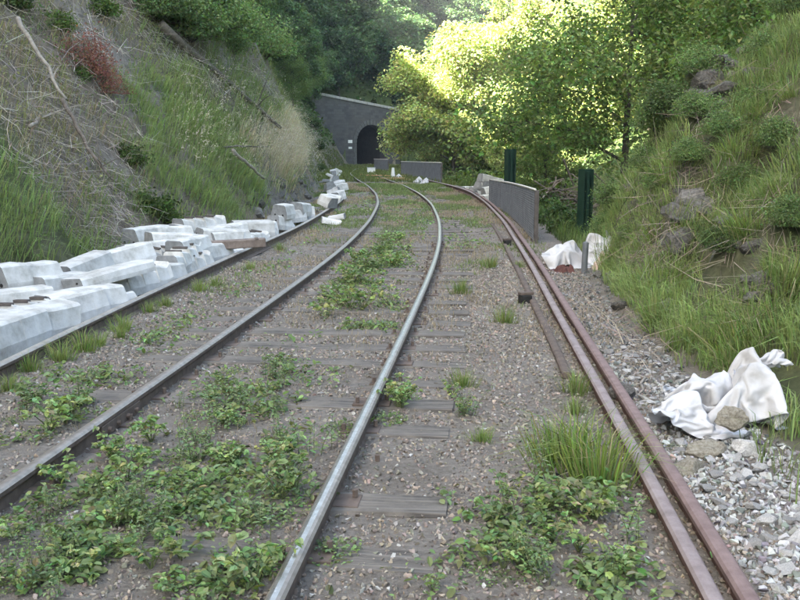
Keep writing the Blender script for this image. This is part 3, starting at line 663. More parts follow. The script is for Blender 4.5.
# ------------------------------------------------------------------ stones
def hull_template(seed, flat=0.7, n=13):
    rg = random.Random(seed); bm = bmesh.new()
    for _ in range(n):
        v = Vector((rg.gauss(0, 1), rg.gauss(0, 1), rg.gauss(0, 1))).normalized() * rg.uniform(.8, 1.05)
        bm.verts.new((v.x * 1.15, v.y * .9, v.z * flat))
    r = bmesh.ops.convex_hull(bm, input=bm.verts)
    bmesh.ops.delete(bm, geom=[g for g in r['geom_interior'] if isinstance(g, bmesh.types.BMVert)], context='VERTS')
    bmesh.ops.triangulate(bm, faces=bm.faces); bmesh.ops.recalc_face_normals(bm, faces=bm.faces)
    bm.verts.index_update(); V = np.array([v.co[:] for v in bm.verts]); F = np.array([[v.index for v in f.verts] for f in bm.faces]); bm.free(); return V, F
HT = [hull_template(100 + i, .65 + .05 * (i % 3), 8) for i in range(12)]
def rand_rot(n):
    q = rng.normal(size=(n, 4)); q /= np.linalg.norm(q, axis=1, keepdims=True); w, x, y, z = q.T
    return np.stack([np.stack([1 - 2 * (y * y + z * z), 2 * (x * y - z * w), 2 * (x * z + y * w)], -1), np.stack([2 * (x * y + z * w), 1 - 2 * (x * x + z * z), 2 * (y * z - x * w)], -1), np.stack([2 * (x * z - y * w), 2 * (y * z + x * w), 1 - 2 * (x * x + y * y)], -1)], -2)
def scatter_stones(name, pos, size, mats, cols, parent=None, tilt=1.0):
    V = []; F = []; C = []; b = 0; which = rng.integers(0, len(HT), len(pos))
    for t, (tv, tf) in enumerate(HT):
        s = np.where(which == t)[0]
        if not len(s): continue
        Rm = rand_rot(len(s)); v = np.einsum('nij,kj->nki', Rm, tv) * size[s, None, None] + pos[s, None, :]
        V.append(v.reshape(-1, 3)); F.append((tf[None] + (b + np.arange(len(s)) * len(tv))[:, None, None]).reshape(-1, 3)); C.append(np.repeat(cols[s], len(tv), 0)); b += len(s) * len(tv)
    return link(name, mesh_np(name, np.concatenate(V), None, np.concatenate(F), mats, np.concatenate(C)), parent)
def attr_mat(name, rough=.9, bs=.4):
    m, nt, p, o = new_mat(name); a = N(nt, 'ShaderNodeAttribute', attribute_name='Col'); n = noise_node(nt, 30, 6, .7)
    c = mixc(nt, 1.0, a.outputs[0], ramp(nt, n.outputs[0], [(0.3, (.72,) * 3), (.7, (1.15,) * 3)]).outputs[0], 'MULTIPLY')
    nt.links.new(c, p.inputs['Base Color']); p.inputs['Roughness'].default_value = rough; p.inputs['Specular IOR Level'].default_value = .2; bump(nt, p, n.outputs[0], bs, .01); return m
M['pebble'] = attr_mat('ballast_stone'); M['rubble'] = attr_mat('pale_rubble')
def on_sleeper(x, y):
    d = x - cx(y); ph = ((y - SL_Y0 + d * np.gradient(_xs2, _ys)[np.clip(((y + 60) * 10).astype(int), 0, 4600)]) / SL_STEP + .5) % 1 - .5
    return (np.abs(d) < 1.3) & (np.abs(ph) * SL_STEP < .115)
# fine ballast between and beside the rails
n = 80000
yy = 2.3 + 11 * rng.random(n) ** 1.7; dd = rng.uniform(-3.6, 2.75, n); xx = cx(yy) + dd
px, py = to_pix(xx, yy, 0); ok = (px > -60) & (px < 860) & (py < 660); ok &= ~(on_sleeper(xx, yy) & (rng.random(n) < .50 + .3 * (fbm(xx * 1.5, yy * 1.5, 87) > -.05))); xx, yy = xx[ok], yy[ok]
sz = 0.0045 + 0.011 * rng.random(len(xx)) ** 2.6 + 0.0007 * yy
bc = np.array([.265, .23, .193]) * (0.5 + 0.95 * rng.random((len(xx), 1))) * (1 + .10 * rng.normal(size=(len(xx), 3)) * np.array([.7, .3, .6])); bc[rng.random(len(xx)) < .035] = (.44, .43, .41)
o = scatter_stones('ballast_gravel', np.stack([xx, yy, Hgt(xx, yy) + sz * .25], -1), sz, [M['pebble']], np.clip(bc, .02, .8)); tag(o, 'fine brown-grey ballast gravel between the rails', 'gravel', None, 'stuff')
n = 16000
yy = 12 + 20 * rng.random(n) ** 1.3; dd = rng.uniform(-3.3, 2.7, n); xx = cx(yy) + dd; kk = ~(on_sleeper(xx, yy) & (rng.random(n) < .85)); xx, yy = xx[kk], yy[kk]; n = len(xx); sz = 0.009 + 0.016 * rng.random(n) ** 2
bc = np.array([.26, .225, .19]) * (0.5 + 0.95 * rng.random((n, 1))) * np.ones((n, 3)); bc[rng.random(n) < .04] = (.44, .43, .41)
o = scatter_stones('ballast_gravel', np.stack([xx, yy, Hgt(xx, yy) + sz * .1], -1), sz, [M['pebble']], bc); tag(o, 'coarser ballast gravel further along the track bed', 'gravel', None, 'stuff')
# pale rubble shoulder on the right: gravel, then the larger stones one by one
n = 17000
yy = 2.3 + 10 * rng.random(n) ** 1.6; dd = rng.uniform(2.28, 3.45, n); xx = cx(yy) + dd
keepp = (dd < np.interp(yy, [2, 4, 5, 6], [3.6, 3.4, 3.1, 2.95])) &  (xx > np.interp(yy, PR2[:, 1], PR2[:, 0]) + .09) & (rng.random(n) < np.interp(yy, [2, 5.5, 7, 12], [1, 1, .5, .35])); xx, yy = xx[keepp], yy[keepp]
sz = 0.008 + 0.02 * rng.random(len(xx)) ** 2
g = rng.random((len(xx), 1)); rc = np.array([.35, .35, .345]) * (0.35 + 1.15 * g) + rng.normal(size=(len(xx), 3)) * .012
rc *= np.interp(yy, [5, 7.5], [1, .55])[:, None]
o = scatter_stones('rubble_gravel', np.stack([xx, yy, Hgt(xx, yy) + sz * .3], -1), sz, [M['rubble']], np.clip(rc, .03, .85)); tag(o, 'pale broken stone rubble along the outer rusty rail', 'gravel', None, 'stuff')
stone_me = []
for i in range(8):
    V, F = hull_template(300 + i, .62, 16); m_ = mesh_np('stone', V, None, F, [M['stone']]); stone_me.append(m_)
ns = 0
while ns < 240:
    y = 2.4 + 5.2 * random.random() ** 1.4; x = float(cx(y)) + random.uniform(2.3, float(np.interp(y, [2, 4, 5, 6], [3.6, 3.35, 3.0, 2.9])))
    if x < np.interp(y, PR2[:, 1], PR2[:, 0]) + .13: continue
    s = random.uniform(.022, .04) if random.random() < .85 else random.uniform(.04, .062)
    o = link('stone', random.choice(stone_me), ground); o.location = (x, y, float(Hgt(x, y)) + s * .35); o.scale = (s * random.uniform(.8, 1.3), s, s * random.uniform(.7, 1)); o.rotation_euler = (random.uniform(-.4, .4), random.uniform(-.4, .4), random.uniform(0, 6.3)); ns += 1

def rock(px, py, size, label, mat='boulder', seed=1, group=None, z=None, sub=3, sq=(1.1, .9, .75)):
    """angular boulder: a cut and chipped hull, subdivided and roughened"""
    rg = random.Random(seed); bm = bmesh.new()
    for _ in range(18):
        v = Vector((rg.gauss(0, 1), rg.gauss(0, 1), rg.gauss(0, 1))).normalized(); bm.verts.new((v.x * sq[0], v.y * sq[1], v.z * sq[2]))
    r = bmesh.ops.convex_hull(bm, input=bm.verts); bmesh.ops.delete(bm, geom=[g for g in r['geom_interior'] if isinstance(g, bmesh.types.BMVert)], context='VERTS')
    bmesh.ops.triangulate(bm, faces=bm.faces); bmesh.ops.subdivide_edges(bm, edges=bm.edges, cuts=sub, use_grid_fill=True)
    bm.normal_update()
    for v in bm.verts:
        d = float(fbm(v.co.x * 3 + seed, v.co.y * 3 + v.co.z * 2.3, seed)) * .16; v.co += v.normal * d
    me = bpy.data.meshes.new('boulder'); bm.to_mesh(me); bm.free(); me.materials.append(M[mat])
    o = link('boulder', me); x, y = on_plane(px, py, 0)
    zz = float(Hgt(x, y)) if z is None else z
    o.location = (x, y, zz + size * sq[2] * .55); o.scale = (size,) * 3; o.rotation_euler = (0, 0, rg.uniform(0, 6.3)); tag(o, label, 'boulder', group); return o
rock(727, 441, .105, 'brown weathered boulder leaning against the white bags', seed=4, z=.09)
rock(703, 452, .12, 'flat pale boulder below the white bags with a twig over it', seed=9, z=-.02, sq=(1.2, .9, .5))
rock(690, 470, .085, 'low pale boulder at the rusty rail under the bags', seed=12, z=-.02)
rock(746, 452, .08, 'small pale boulder on the rubble near the brown boulder', 'stone', seed=15)
rock(622, 397, .09, 'grey stone lying beside the outer rusty rail above the bags', 'rock', seed=21)
rock(612, 283, .13, 'dark boulder at the foot of the bank by the stub post', 'rock', seed=22)
rock(622, 310, .12, 'dark mossy stone on the path side of the bank toe', 'rock', seed=25)
rock(600, 278, .10, 'dark stone beside the stub post', 'rock', seed=27)
# rock outcrops on the banks: single stones poking out of the earth
rg = random.Random(77); nr = 0
def outcrop(x, y, s, lab, grp):
    o = link('outcrop_rock', random.choice(out_me)); n_ = normal_at(np.array([x]), np.array([y]))[0]
    o.location = (x - n_[0] * s * .25, y - n_[1] * s * .25, float(Hgt(x, y)) - n_[2] * s * .2); o.scale = (s * rg.uniform(.8, 1.3), s, s * rg.uniform(.6, 1)); o.rotation_euler = (rg.uniform(-.5, .5), rg.uniform(-.5, .5), rg.uniform(0, 6.3)); tag(o, lab, 'rock', grp)
out_me = []
for i in range(6):
    b = rock(400, 400, 1, 'x', 'rock', seed=60 + i, sub=2); out_me.append(b.data); bpy.data.objects.remove(b)
for cxp, cyp, rx, ry, k, where_ in ((705, 95, 16, 24, 12, 'in the dark earth face near its brow'), (690, 215, 22, 20, 9, 'below the dry straw patch'), (735, 70, 25, 18, 6, 'just under its brow'), (745, 235, 18, 20, 6, 'among dry twigs halfway up'), (640, 205, 25, 25, 8, 'on its eroded nose'), (760, 285, 20, 15, 5, 'above the white bags'), (655, 300, 25, 20, 6, 'near its toe past the bags')):
    for _ in range(k):
        x, y, z = on_land(cxp + rg.gauss(0, rx * .6), cyp + rg.gauss(0, ry * .6))
        if y < 22: outcrop(x, y, rg.uniform(.05, .14) * (1.9 if cxp in (705, 690) else 1), 'grey rock poking from the steep bank ' + where_, 'rocks in the steep bank')
for _ in range(40):
    x, y, z = on_land(rg.uniform(246, 322), rg.uniform(178, 216))
    if 12 < y < 45: outcrop(x, y, rg.uniform(.10, .28), 'dark rock in the stony foot of the bank behind the concrete pieces', 'rocks at the foot of the grassy bank')

# ------------------------------------------------------------------ plants: builders
def srgb(*c): return np.array([(v / 255) ** 2.2 for v in c])
def blades(pos, hgt, width, lean, cols, seed=0, curl=0.5):
    """grass blades: 5 vertices each, bending over in their lean direction"""
    n = len(pos); az = rng.uniform(0, 2 * math.pi, n); side = np.stack([np.cos(az), np.sin(az), np.zeros(n)], -1) * width[:, None]
    L = lean; up = np.zeros((n, 3)); up[:, 2] = 1
    mid = pos + (up * .62 + L * .28) * hgt[:, None]; tip = pos + (up * (1 - curl * np.linalg.norm(L, axis=1, keepdims=True) * .7) + L) * hgt[:, None]
    V = np.stack([pos - side, pos + side, mid + side * .75, mid - side * .75, tip], 1).reshape(-1, 3)
    b = np.arange(n)[:, None] * 5
    F4 = b + np.array([[0, 1, 2, 3]]); F3 = b + np.array([[3, 2, 4]])
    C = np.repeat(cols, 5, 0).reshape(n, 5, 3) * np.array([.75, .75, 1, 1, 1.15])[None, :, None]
    return V, F4, F3, C.reshape(-1, 3)
def leaves(pos, nrm_, size, cols, elong=1.7, fold=.18):
    """pointed leaves, folded a little along the midrib: 4 vertices, 2 triangles"""
    n = len(pos); r = rng.normal(size=(n, 3)); a = np.cross(nrm_, r); a /= np.linalg.norm(a, axis=1, keepdims=True) + 1e-9
    c = np.cross(nrm_, a); s = size[:, None]
    V = np.stack([pos - a * s * elong * .5, pos + c * s * .5 + nrm_ * s * fold, pos + a * s * elong * .5 - nrm_ * s * fold, pos - c * s * .5 + nrm_ * s * fold], 1).reshape(-1, 3)
    b = np.arange(n)[:, None] * 4
    return V, np.concatenate([b + np.array([[0, 1, 2]]), b + np.array([[0, 2, 3]])]), np.repeat(cols, 4, 0)
def leaves6(pos, nrm_, size, cols, elong=1.5, fold=.12):
    n = len(pos); r = rng.normal(size=(n, 3)); a = np.cross(nrm_, r); a /= np.linalg.norm(a, axis=1, keepdims=True) + 1e-9
    c = np.cross(nrm_, a); s = size[:, None]; P = lambda t, w, z: pos + a * s * elong * t + c * s * w + nrm_ * s * z
    V = np.stack([P(-.5, 0, -fold * .3), P(-.22, .42, fold), P(.18, .40, fold * .7), P(.55, 0, -fold * 1.6), P(.18, -.40, fold * .7), P(-.22, -.42, fold)], 1).reshape(-1, 3)
    b = np.arange(n)[:, None] * 6
    return V, np.concatenate([b + np.array([t]) for t in ([0, 2, 1], [0, 3, 2], [0, 4, 3], [0, 5, 4])]), np.repeat(cols, 6, 0)
def unit(v): return v / (np.linalg.norm(v, axis=-1, keepdims=True) + 1e-9)
def leaf_mesh(name, groups, mat):
    V = []; F = []; C = []; b = 0
    for v, f, c in groups: V.append(v); F.append(f + b); C.append(c); b += len(v)
    return mesh_np(name, np.concatenate(V), None, np.concatenate(F), [mat], np.clip(np.concatenate(C), .004, .9))
GREEN = np.array([.075, .125, .032]); FRESH = np.array([.125, .19, .045]); PALE = np.array([.17, .21, .085]); DRY = np.array([.33, .275, .18]); CREAM = np.array([.50, .45, .34])
def tint(base, n, v=.25, h=.12):
    return np.clip(base * (1 + v * rng.normal(size=(n, 1))) * (1 + h * rng.normal(size=(n, 3))), .006, .8)

# ---- weeds
def weed_bramble(seed, h=.20, ns=10):
    global rng; keep_, rng = rng, np.random.default_rng(seed); st = MB(); G = []
    for i in range(ns):
        a = rng.uniform(0, 6.28); ln = h * rng.uniform(.6, 1.2); out = rng.uniform(.3, .95)
        p = [np.array([math.cos(a) * ln * out * t, math.sin(a) * ln * out * t, ln * (1.35 * t - .55 * t * t)]) for t in (0, .4, .75, 1)]
        st.tube(p, [.004, .003, .0025, .0015], 4, cap=False)
        for t in (1, 2, 3):
            k = 5 if t == 3 else 3; c = p[t] + rng.normal(size=3) * .01; nr = unit(np.array([[0, 0, 1.]]) + rng.normal(size=(k, 3)) * .35)
            ang = a + np.linspace(-1.2, 1.2, k); sz = rng.uniform(.020, .038) * (1.15 if t == 3 else .9)
            pos = c + np.stack([np.cos(ang), np.sin(ang), rng.normal(size=k) * .2], -1) * sz * .75
            G.append(leaves6(pos, nr, np.full(k, sz), tint(np.array([.20, .285, .12]) if rng.random() < .65 else np.array([.31, .37, .17]), k, .25), 1.5, .12))
    r = (leaf_mesh('leaves', G, M['leaf']), st.mesh('stems', [M['stem']])); rng = keep_; return r
def weed_upright(seed, h=.34, ns=5):
    global rng; keep_, rng = rng, np.random.default_rng(seed); st = MB(); G = []
    for i in range(ns):
        b = rng.normal(size=2) * .05; l = rng.normal(size=2) * .07; hh = h * rng.uniform(.55, 1.1)
        p = [np.array([b[0] + l[0] * t * t, b[1] + l[1] * t * t, hh * t]) for t in (0, .35, .7, 1)]; st.tube(p, [.0035, .003, .002, .001], 4, cap=False)
        for j in range(7):
            t = .18 + .8 * j / 6; c = np.array([b[0] + l[0] * t * t, b[1] + l[1] * t * t, hh * t]); a = j * 1.57 + rng.uniform(-.3, .3); sz = .036 * (1.1 - .6 * t)
            ds = np.array([[math.cos(a), math.sin(a), .25], [-math.cos(a), -math.sin(a), .25]]); pos = c + ds * sz * .8
            nr = unit(np.array([[0, 0, 1.]]) - ds * .2 + rng.normal(size=(2, 3)) * .25); G.append(leaves6(pos, nr, np.full(2, sz * .75), tint(np.array([.20, .275, .14]), 2, .2), 2.1, .1))
    r = (leaf_mesh('leaves', G, M['leaf']), st.mesh('stems', [M['stem']])); rng = keep_; return r
def weed_low(seed, rad=.16, n=70):
    global rng; keep_, rng = rng, np.random.default_rng(seed)
    r_ = rad * np.sqrt(rng.random(n)); a = rng.uniform(0, 6.28, n); pos = np.stack([np.cos(a) * r_, np.sin(a) * r_, .015 + .09 * rng.random(n) * (1 - r_ / rad * .6)], -1)
    st = MB()
    for i in range(6): st.tube([(0, 0, 0), tuple(pos[i])], [.003, .0015], 4, cap=False)
    g = leaves6(pos, unit(np.array([[0, 0, 1.]]) + rng.normal(size=(n, 3)) * .4), rng.uniform(.012, .028, n), tint(np.array([.18, .25, .11]), n, .3), 1.4, .12)
    r = (leaf_mesh('leaves', [g], M['leaf']), st.mesh('stems', [M['stem']])); rng = keep_; return r
def tuft_mesh(seed, h=.22, n=300, rad=.09, base=FRESH):
    global rng; keep_, rng = rng, np.random.default_rng(seed); a = rng.uniform(0, 6.28, n); r_ = rad * rng.random(n) ** .7 * (1 + .5 * np.sin(a * 3 + seed) + .3 * np.sin(a * 5 + seed))
    pos = np.stack([np.cos(a) * r_, np.sin(a) * r_, np.full(n, -.01)], -1); ln = np.stack([np.cos(a), np.sin(a), np.zeros(n)], -1) * (rng.uniform(.15, 1.0, n) * (.4 + r_ / rad))[:, None]
    bc_ = tint(base, n, .22); bc_[rng.random(n) < .13] = (.34, .30, .19)
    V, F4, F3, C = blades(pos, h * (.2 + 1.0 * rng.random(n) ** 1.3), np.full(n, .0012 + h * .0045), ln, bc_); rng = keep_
    return mesh_np('blades', V, F4, F3, [M['grass']], C)
WB = [weed_bramble(200 + i) for i in range(6)]; WU = [weed_upright(220 + i) for i in range(5)]; WL = [weed_low(240 + i) for i in range(5)]
TF = [tuft_mesh(260 + i, base=np.array([.19, .265, .075])) for i in range(5)]
def put_weed(px, py, kind, s, label, group, name='weed_plant'):
    x, y = on_plane(px, py); z = float(Hgt(x, y)); lv, st = random.choice({'b': WB, 'u': WU, 'l': WL}[kind])
    e = tag(empty(name, (x, y, z - .005), (0, 0, random.uniform(0, 6.3))), label, 'weed', group); e.scale = (s * random.uniform(.85, 1.15),) * 2 + (s * random.uniform(.8, 1.2),)
    link('leaves', lv, e); link('stems', st, e)
def put_tuft(px, py, s, label, group='grass tufts on the ballast', sz=1.0):
    x, y = on_plane(px, py); e = link('grass_tuft', random.choice(TF)); e.location = (x, y, float(Hgt(x, y))); e.scale = (s, s, s * sz); e.rotation_euler = (0, 0, random.uniform(0, 6.3)); tag(e, label, 'grass tuft', group); return e
# big tuft and its satellites beside the rusty rails
for px, py, s, lab in ((575, 470, 1.7, 'bushy bright grass tuft against the inner rusty rail'), (600, 482, 1.5, 'bright grass tuft drooping onto the rusty rail'), (553, 458, 1.2, 'bright grass tuft on the ballast side of the bushy one'),
        (576, 392, .85, 'small grass tuft by the sunken old rail end'), (505, 322, .95, 'round grass tuft alone on the ballast near the iron stump'), (490, 268, 1.0, 'grass tuft alone on the ballast short of the railing'), (461, 294, 1.0, 'grass tuft on the ballast at sleeper ends, beside another tuft'),
        (462, 386, .75, 'small grass tuft at a sleeper end beside the shiny rail'), (482, 441, .5, 'tiny grass tuft in open ballast'), (575, 412, .6, 'little pale grass tuft next to the inner rusty rail'), (519, 268, .6, 'little grass tuft by the iron stump near railing')):
    put_tuft(px, py, s, lab)
for px, py, s in ((62, 362, .9), (84, 352, 1.0), (98, 345, .7), (122, 330, .9), (30, 372, .8), (150, 312, .7), (165, 306, .7), (215, 285, .7), (250, 270, .7), (10, 392, .7), (200, 292, .8), (280, 250, .8), (120, 336, .6)):
    put_tuft(px, py, s, 'grass tuft rooted along the foot of the dull loose rail', 'grass tufts along the dull loose rail')
# weeds between the rails and beside them
rw = random.Random(3)
def weeds_in(poly, n, kinds, smin, smax, label, group):
    pts = []; c = 0; xs = [p[0] for p in poly]; ys_ = [p[1] for p in poly]
    while c < n:
        px, py = rw.uniform(min(xs), max(xs)), rw.uniform(min(ys_), max(ys_))
        if not in_poly(np.array([px]), np.array([py]), poly)[0]: continue
        x, y = on_plane(px, py)
        d = x - float(cx(y))
        if min(abs(d - .752), abs(d + .752)) < .09: continue
        kk = rw.choice(kinds); put_weed(px, py, kk, rw.uniform(smin, smax), {'b': 'broad-leaved ', 'u': 'upright paired-leaved ', 'l': 'low spreading '}[kk] + label, group); c += 1
weeds_in([(20, 500), (190, 395), (300, 335), (318, 380), (225, 470), (150, 560), (60, 600), (-40, 600)], 105, 'bbuull', .35, .78, 'weed in the dense strip inside the dull running rail', 'weeds in the strip between the rails')
weeds_in([(150, 560), (255, 560), (250, 600), (60, 600)], 6, 'bl', .6, .9, 'weed creeping over the sleepers between the two running rails', 'weeds on the sleepers')
weeds_in([(270, 450), (330, 430), (325, 470), (268, 590), (225, 600), (235, 540)], 22, 'bul', .6, .95, 'weed hugging the inner side of the shiny rail', 'weeds hugging the shiny rail')
weeds_in([(310, 320), (352, 270), (396, 225), (406, 250), (390, 310), (345, 322)], 36, 'bbl', .8, 1.2, 'weed in the far part of the strip between the rails', 'far weeds between the rails')
weeds_in([(475, 500), (600, 490), (655, 585), (640, 600), (470, 600)], 28, 'uubl', .38, .75, 'weed on the ballast near the bushy tuft', 'upright weeds on the ballast')
weeds_in([(392, 385), (412, 372), (408, 412), (385, 425)], 7, 'bl', .6, .8, 'weed sprouting on the ballast side of the shiny rail', 'weeds outside the shiny rail')
weeds_in([(20, 400), (90, 395), (85, 425), (15, 470), (0, 450)], 12, 'bul', .6, .95, 'weed between the dull loose rail and the running rail', 'weeds outside the dull running rail')
weeds_in([(450, 395), (475, 398), (475, 420), (455, 425)], 4, 'bu', .5, .65, 'small weed at the sleeper ends in open ballast', 'weeds at the sleeper ends')
weeds_in([(340, 430), (372, 400), (360, 470), (325, 560), (345, 560)], 6, 'l', .5, .8, 'weed in the shadow outside the shiny rail foot', 'low weeds outside the shiny rail')
for px, py, k, s, lab in ((432, 590, 'b', .35, 'single yellow-green seedling on bare ballast'), (548, 505, 'b', .8, 'leafy weed under the bushy grass tuft'), (592, 520, 'b', .8, 'leafy weed between the bushy tuft and the rusty rail'), (75, 410, 'u', .9, 'upright weed standing on gravel outside the dull running rail')):
    put_weed(px, py, k, s, lab, None)
# low ground cover, too small to count
def cover(name, polys, n, size, label):
    P = []; 
    for poly, k in polys:
        xs = [p[0] for p in poly]; ys_ = [p[1] for p in poly]; px = rng.uniform(min(xs), max(xs), n * 3); py = rng.uniform(min(ys_), max(ys_), n * 3)
        ok = in_poly(px, py, poly); px, py = px[ok][:int(n * k)], py[ok][:int(n * k)]
        d = np.stack([pix_ray(a, b) for a, b in zip(px, py)]); t = -CAM_H / d[:, 2]; P.append(d[:, :2] * t[:, None])
    P = np.concatenate(P); x, y = P[:, 0], P[:, 1]; x = x + rng.normal(size=len(x)) * .12; y = y + rng.normal(size=len(y)) * .2; k = fbm(x * 2.2, y * 2.2, 41) + .4 * fbm(x * 8, y * 8, 43) > .02; x, y = x[k], y[k]; dd = x - cx(y); k = np.minimum(abs(dd - .752), abs(dd + .752)) > .08; x, y = x[k], y[k]
    pos = np.stack([x, y, Hgt(x, y) + .012 + .06 * rng.random(len(x)) ** 2], -1)
    g = leaves6(pos, unit(np.array([[0, 0, 1.]]) + rng.normal(size=(len(x), 3)) * .45), size * rng.uniform(.5, 1.3, len(x)) * (1 + y * .03), tint(np.array([.19, .26, .115]), len(x), .3), 1.5)
    tag(link(name, leaf_mesh(name, [g], M['leaf'])), label, 'ground cover', None, 'stuff')
cover('ground_cover', [([(20, 500), (190, 395), (330, 325), (320, 400), (240, 500), (260, 600), (-40, 600)], 1.0), ([(310, 330), (352, 270), (396, 225), (410, 260), (390, 330)], .8), ([(470, 500), (600, 480), (660, 600), (460, 600)], .35), ([(0, 400), (120, 350), (280, 260), (330, 225), (345, 215), (300, 260), (200, 320), (60, 430), (0, 465)], .5),
    ([(330, 215), (372, 190), (430, 190), (440, 210), (425, 240), (400, 225), (380, 215)], .5), ([(442, 205), (480, 205), (500, 250), (440, 250)], .15)], 9500, .024, 'low creeping greenery along the track bed')

# ---- grass on the banks (uncountable)
def bank_grass(name, n, xr, yr, polys, hmin, hmax, wid, label, thin=-.18, bare=None):
    x = rng.uniform(xr[0], xr[1], n); y = yr[0] + (yr[1] - yr[0]) * rng.random(n) ** 1.15
    z = Hgt(x, y); px, py = to_pix(x, y, z); sel = np.zeros(n, bool); col = np.zeros((n, 3)); hs = np.zeros(n)
    for poly, pr, c, h in polys:
        k = (rng.random(n) < pr) & ~sel
        if poly is not None: k &= in_poly(px + rng.normal(size=n) * 7, py + rng.normal(size=n) * 6, poly)
        sel |= k; col[k] = c; hs[k] = h
    cl = fbm(x * 1.7, y * 1.7 + z, 51) + .6 * fbm(x * 5, y * 5 + z * 3, 57)
    sel &= cl > thin
    if bare: sel &= ~in_poly(px + rng.normal(size=n) * 6, py + rng.normal(size=n) * 6, bare)
    dd = x - cx(y); sel &= (dd < -3.3 + .2 * fbm(y * 2, y * .1, 3)) | (dd > 2.9) | (y > 44)
    sel &= (px > -40) & (px < 840) & (py > -40)
    x, y, z, col, hs, cl = x[sel], y[sel], z[sel], col[sel], hs[sel], cl[sel]; m = len(x); nr = normal_at(x, y)
    lean = np.stack([nr[:, 0], nr[:, 1], np.zeros(m)], -1) * .75 + rng.normal(size=(m, 3)) * np.array([.42, .42, 0]) + np.array([.12, -.1, 0])
    h = hs * rng.uniform(hmin, hmax, m) * (.8 + .5 * np.clip(cl, -.2, .8))
    C = np.clip(col * (1 + .18 * rng.normal(size=(m, 1)) + .35 * cl[:, None] * np.array([.6, .5, .3])) * (1 + .08 * rng.normal(size=(m, 3))), .01, .7)
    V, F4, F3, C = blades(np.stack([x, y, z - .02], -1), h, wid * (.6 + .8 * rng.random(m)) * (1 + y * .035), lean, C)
    o = link(name, mesh_np(name, V, F4, F3, [M['grass']], C)); tag(o, label, 'grass', None, 'stuff'); return m
LG = np.array([.22, .295, .115]); MG = np.array([.175, .24, .095]); YG = np.array([.25, .275, .12])
bank_grass('bank_grass', 420000, (-16, -2.0), (6, 42), [
    ([(235, 128), (300, 112), (328, 165), (280, 190), (250, 165)], .9, np.array([.55, .50, .38]), .55),
    ([(150, 70), (235, 75), (290, 130), (320, 165), (318, 172), (262, 196), (240, 225), (185, 215), (150, 180), (118, 75)], .95, LG, .55),
    ([(-20, 150), (45, 190), (75, 255), (110, 240), (90, 262), (-20, 275)], .85, LG, .5),
    ([(85, 190), (125, 180), (150, 230), (120, 262), (80, 262)], .55, MG, .5),
    ([(210, 40), (255, 90), (290, 120), (262, 130), (205, 80)], .5, MG, .6),
    ([(110, 30), (220, 0), (280, 110), (220, 90)], .15, MG, .55),
    ([(-10, -10), (120, -10), (160, 180), (90, 250), (-10, 150)], .22, np.array([.31, .265, .205]), .30), ([(-10, -10), (120, -10), (160, 180), (90, 250), (-10, 150)], .2, np.array([.22, .235, .12]), .28), ([(105, 60), (150, 70), (160, 180), (125, 180)], .4, MG, .4), (None, .05, YG, .4)], .55, 1.25, .0036, 'long green and straw grass on the bank behind the concrete pieces')
bank_grass('bank_grass', 330000, (1.8, 12), (3.2, 17.5), [
    ([(640, 150), (690, 130), (710, 180), (740, 240), (800, 180), (840, 400), (790, 420), (640, 330), (600, 270), (590, 210)], .85, LG * 1.1, .30),
    ([(600, 180), (650, 130), (700, 90), (800, 20), (840, 10), (840, 200), (740, 230), (690, 190), (640, 240), (600, 250)], .8, MG, .3),
    ([(665, 140), (690, 100), (695, 160), (672, 175)], .3, np.array([.40, .34, .22]), .28),
    ([(610, 285), (700, 300), (745, 340), (680, 370), (630, 340)], .4, LG, .3), ([(770, 300), (860, 250), (860, 520), (790, 450)], .9, LG, .26),
    (None, .10, MG, .28)], .5, 1.25, .003, 'tufted green grass on the steep stony bank above the white bags', thin=-.06, bare=[(686, 75), (722, 62), (735, 110), (712, 160), (702, 230), (680, 225), (684, 150)])
bank_grass('verge_grass', 120000, (-7, 8), (38, 100), [(None, .5, np.array([.12, .15, .05]), .28)], .4, 1.3, .006, 'rough grass over the far track bed towards the tunnel')
def bed_grass(n):
    y = 4.5 + 36 * rng.random(n) ** 1.1; d = rng.uniform(-3.4, 2.6, n); x = cx(y) + d; nz = fbm(x * 1.1, y * .55, 71) + .5 * fbm(x * 4, y * 4, 77)
    k = (nz > np.interp(y, [4, 10, 20, 40], [.34, .22, .0, -.25])) & (np.minimum(abs(d - .752), abs(d + .752)) > .06) & (rng.random(n) < np.interp(y, [4, 12, 40], [.35, .7, 1.0])); x, y, d, nz = x[k], y[k], d[k], nz[k]; m = len(x)
    straw = (fbm(x * .8 + 5, y * .4, 83) > .02)[:, None]; c = np.where(straw, np.array([.30, .25, .185]), np.array([.15, .20, .075])) * (1 + .2 * rng.normal(size=(m, 1)))
    V, F4, F3, C = blades(np.stack([x, y, Hgt(x, y) - .005], -1), rng.uniform(.025, .085, m) * (1 + y * .015), .0016 + .00022 * y, rng.normal(size=(m, 3)) * np.array([.5, .5, 0]), np.clip(c, .02, .6))
    tag(link('bed_grass', mesh_np('bed_grass', V, F4, F3, [M['grass']], C)), 'short green and straw grass growing through the ballast', 'grass', None, 'stuff')
bed_grass(110000)
bank_grass('hollow_grass', 90000, (2.5, 14), (15.5, 40), [(None, .5, np.array([.085, .13, .04]), .45)], .4, 1.3, .005, 'rank grass in the hollow behind the mesh railing')
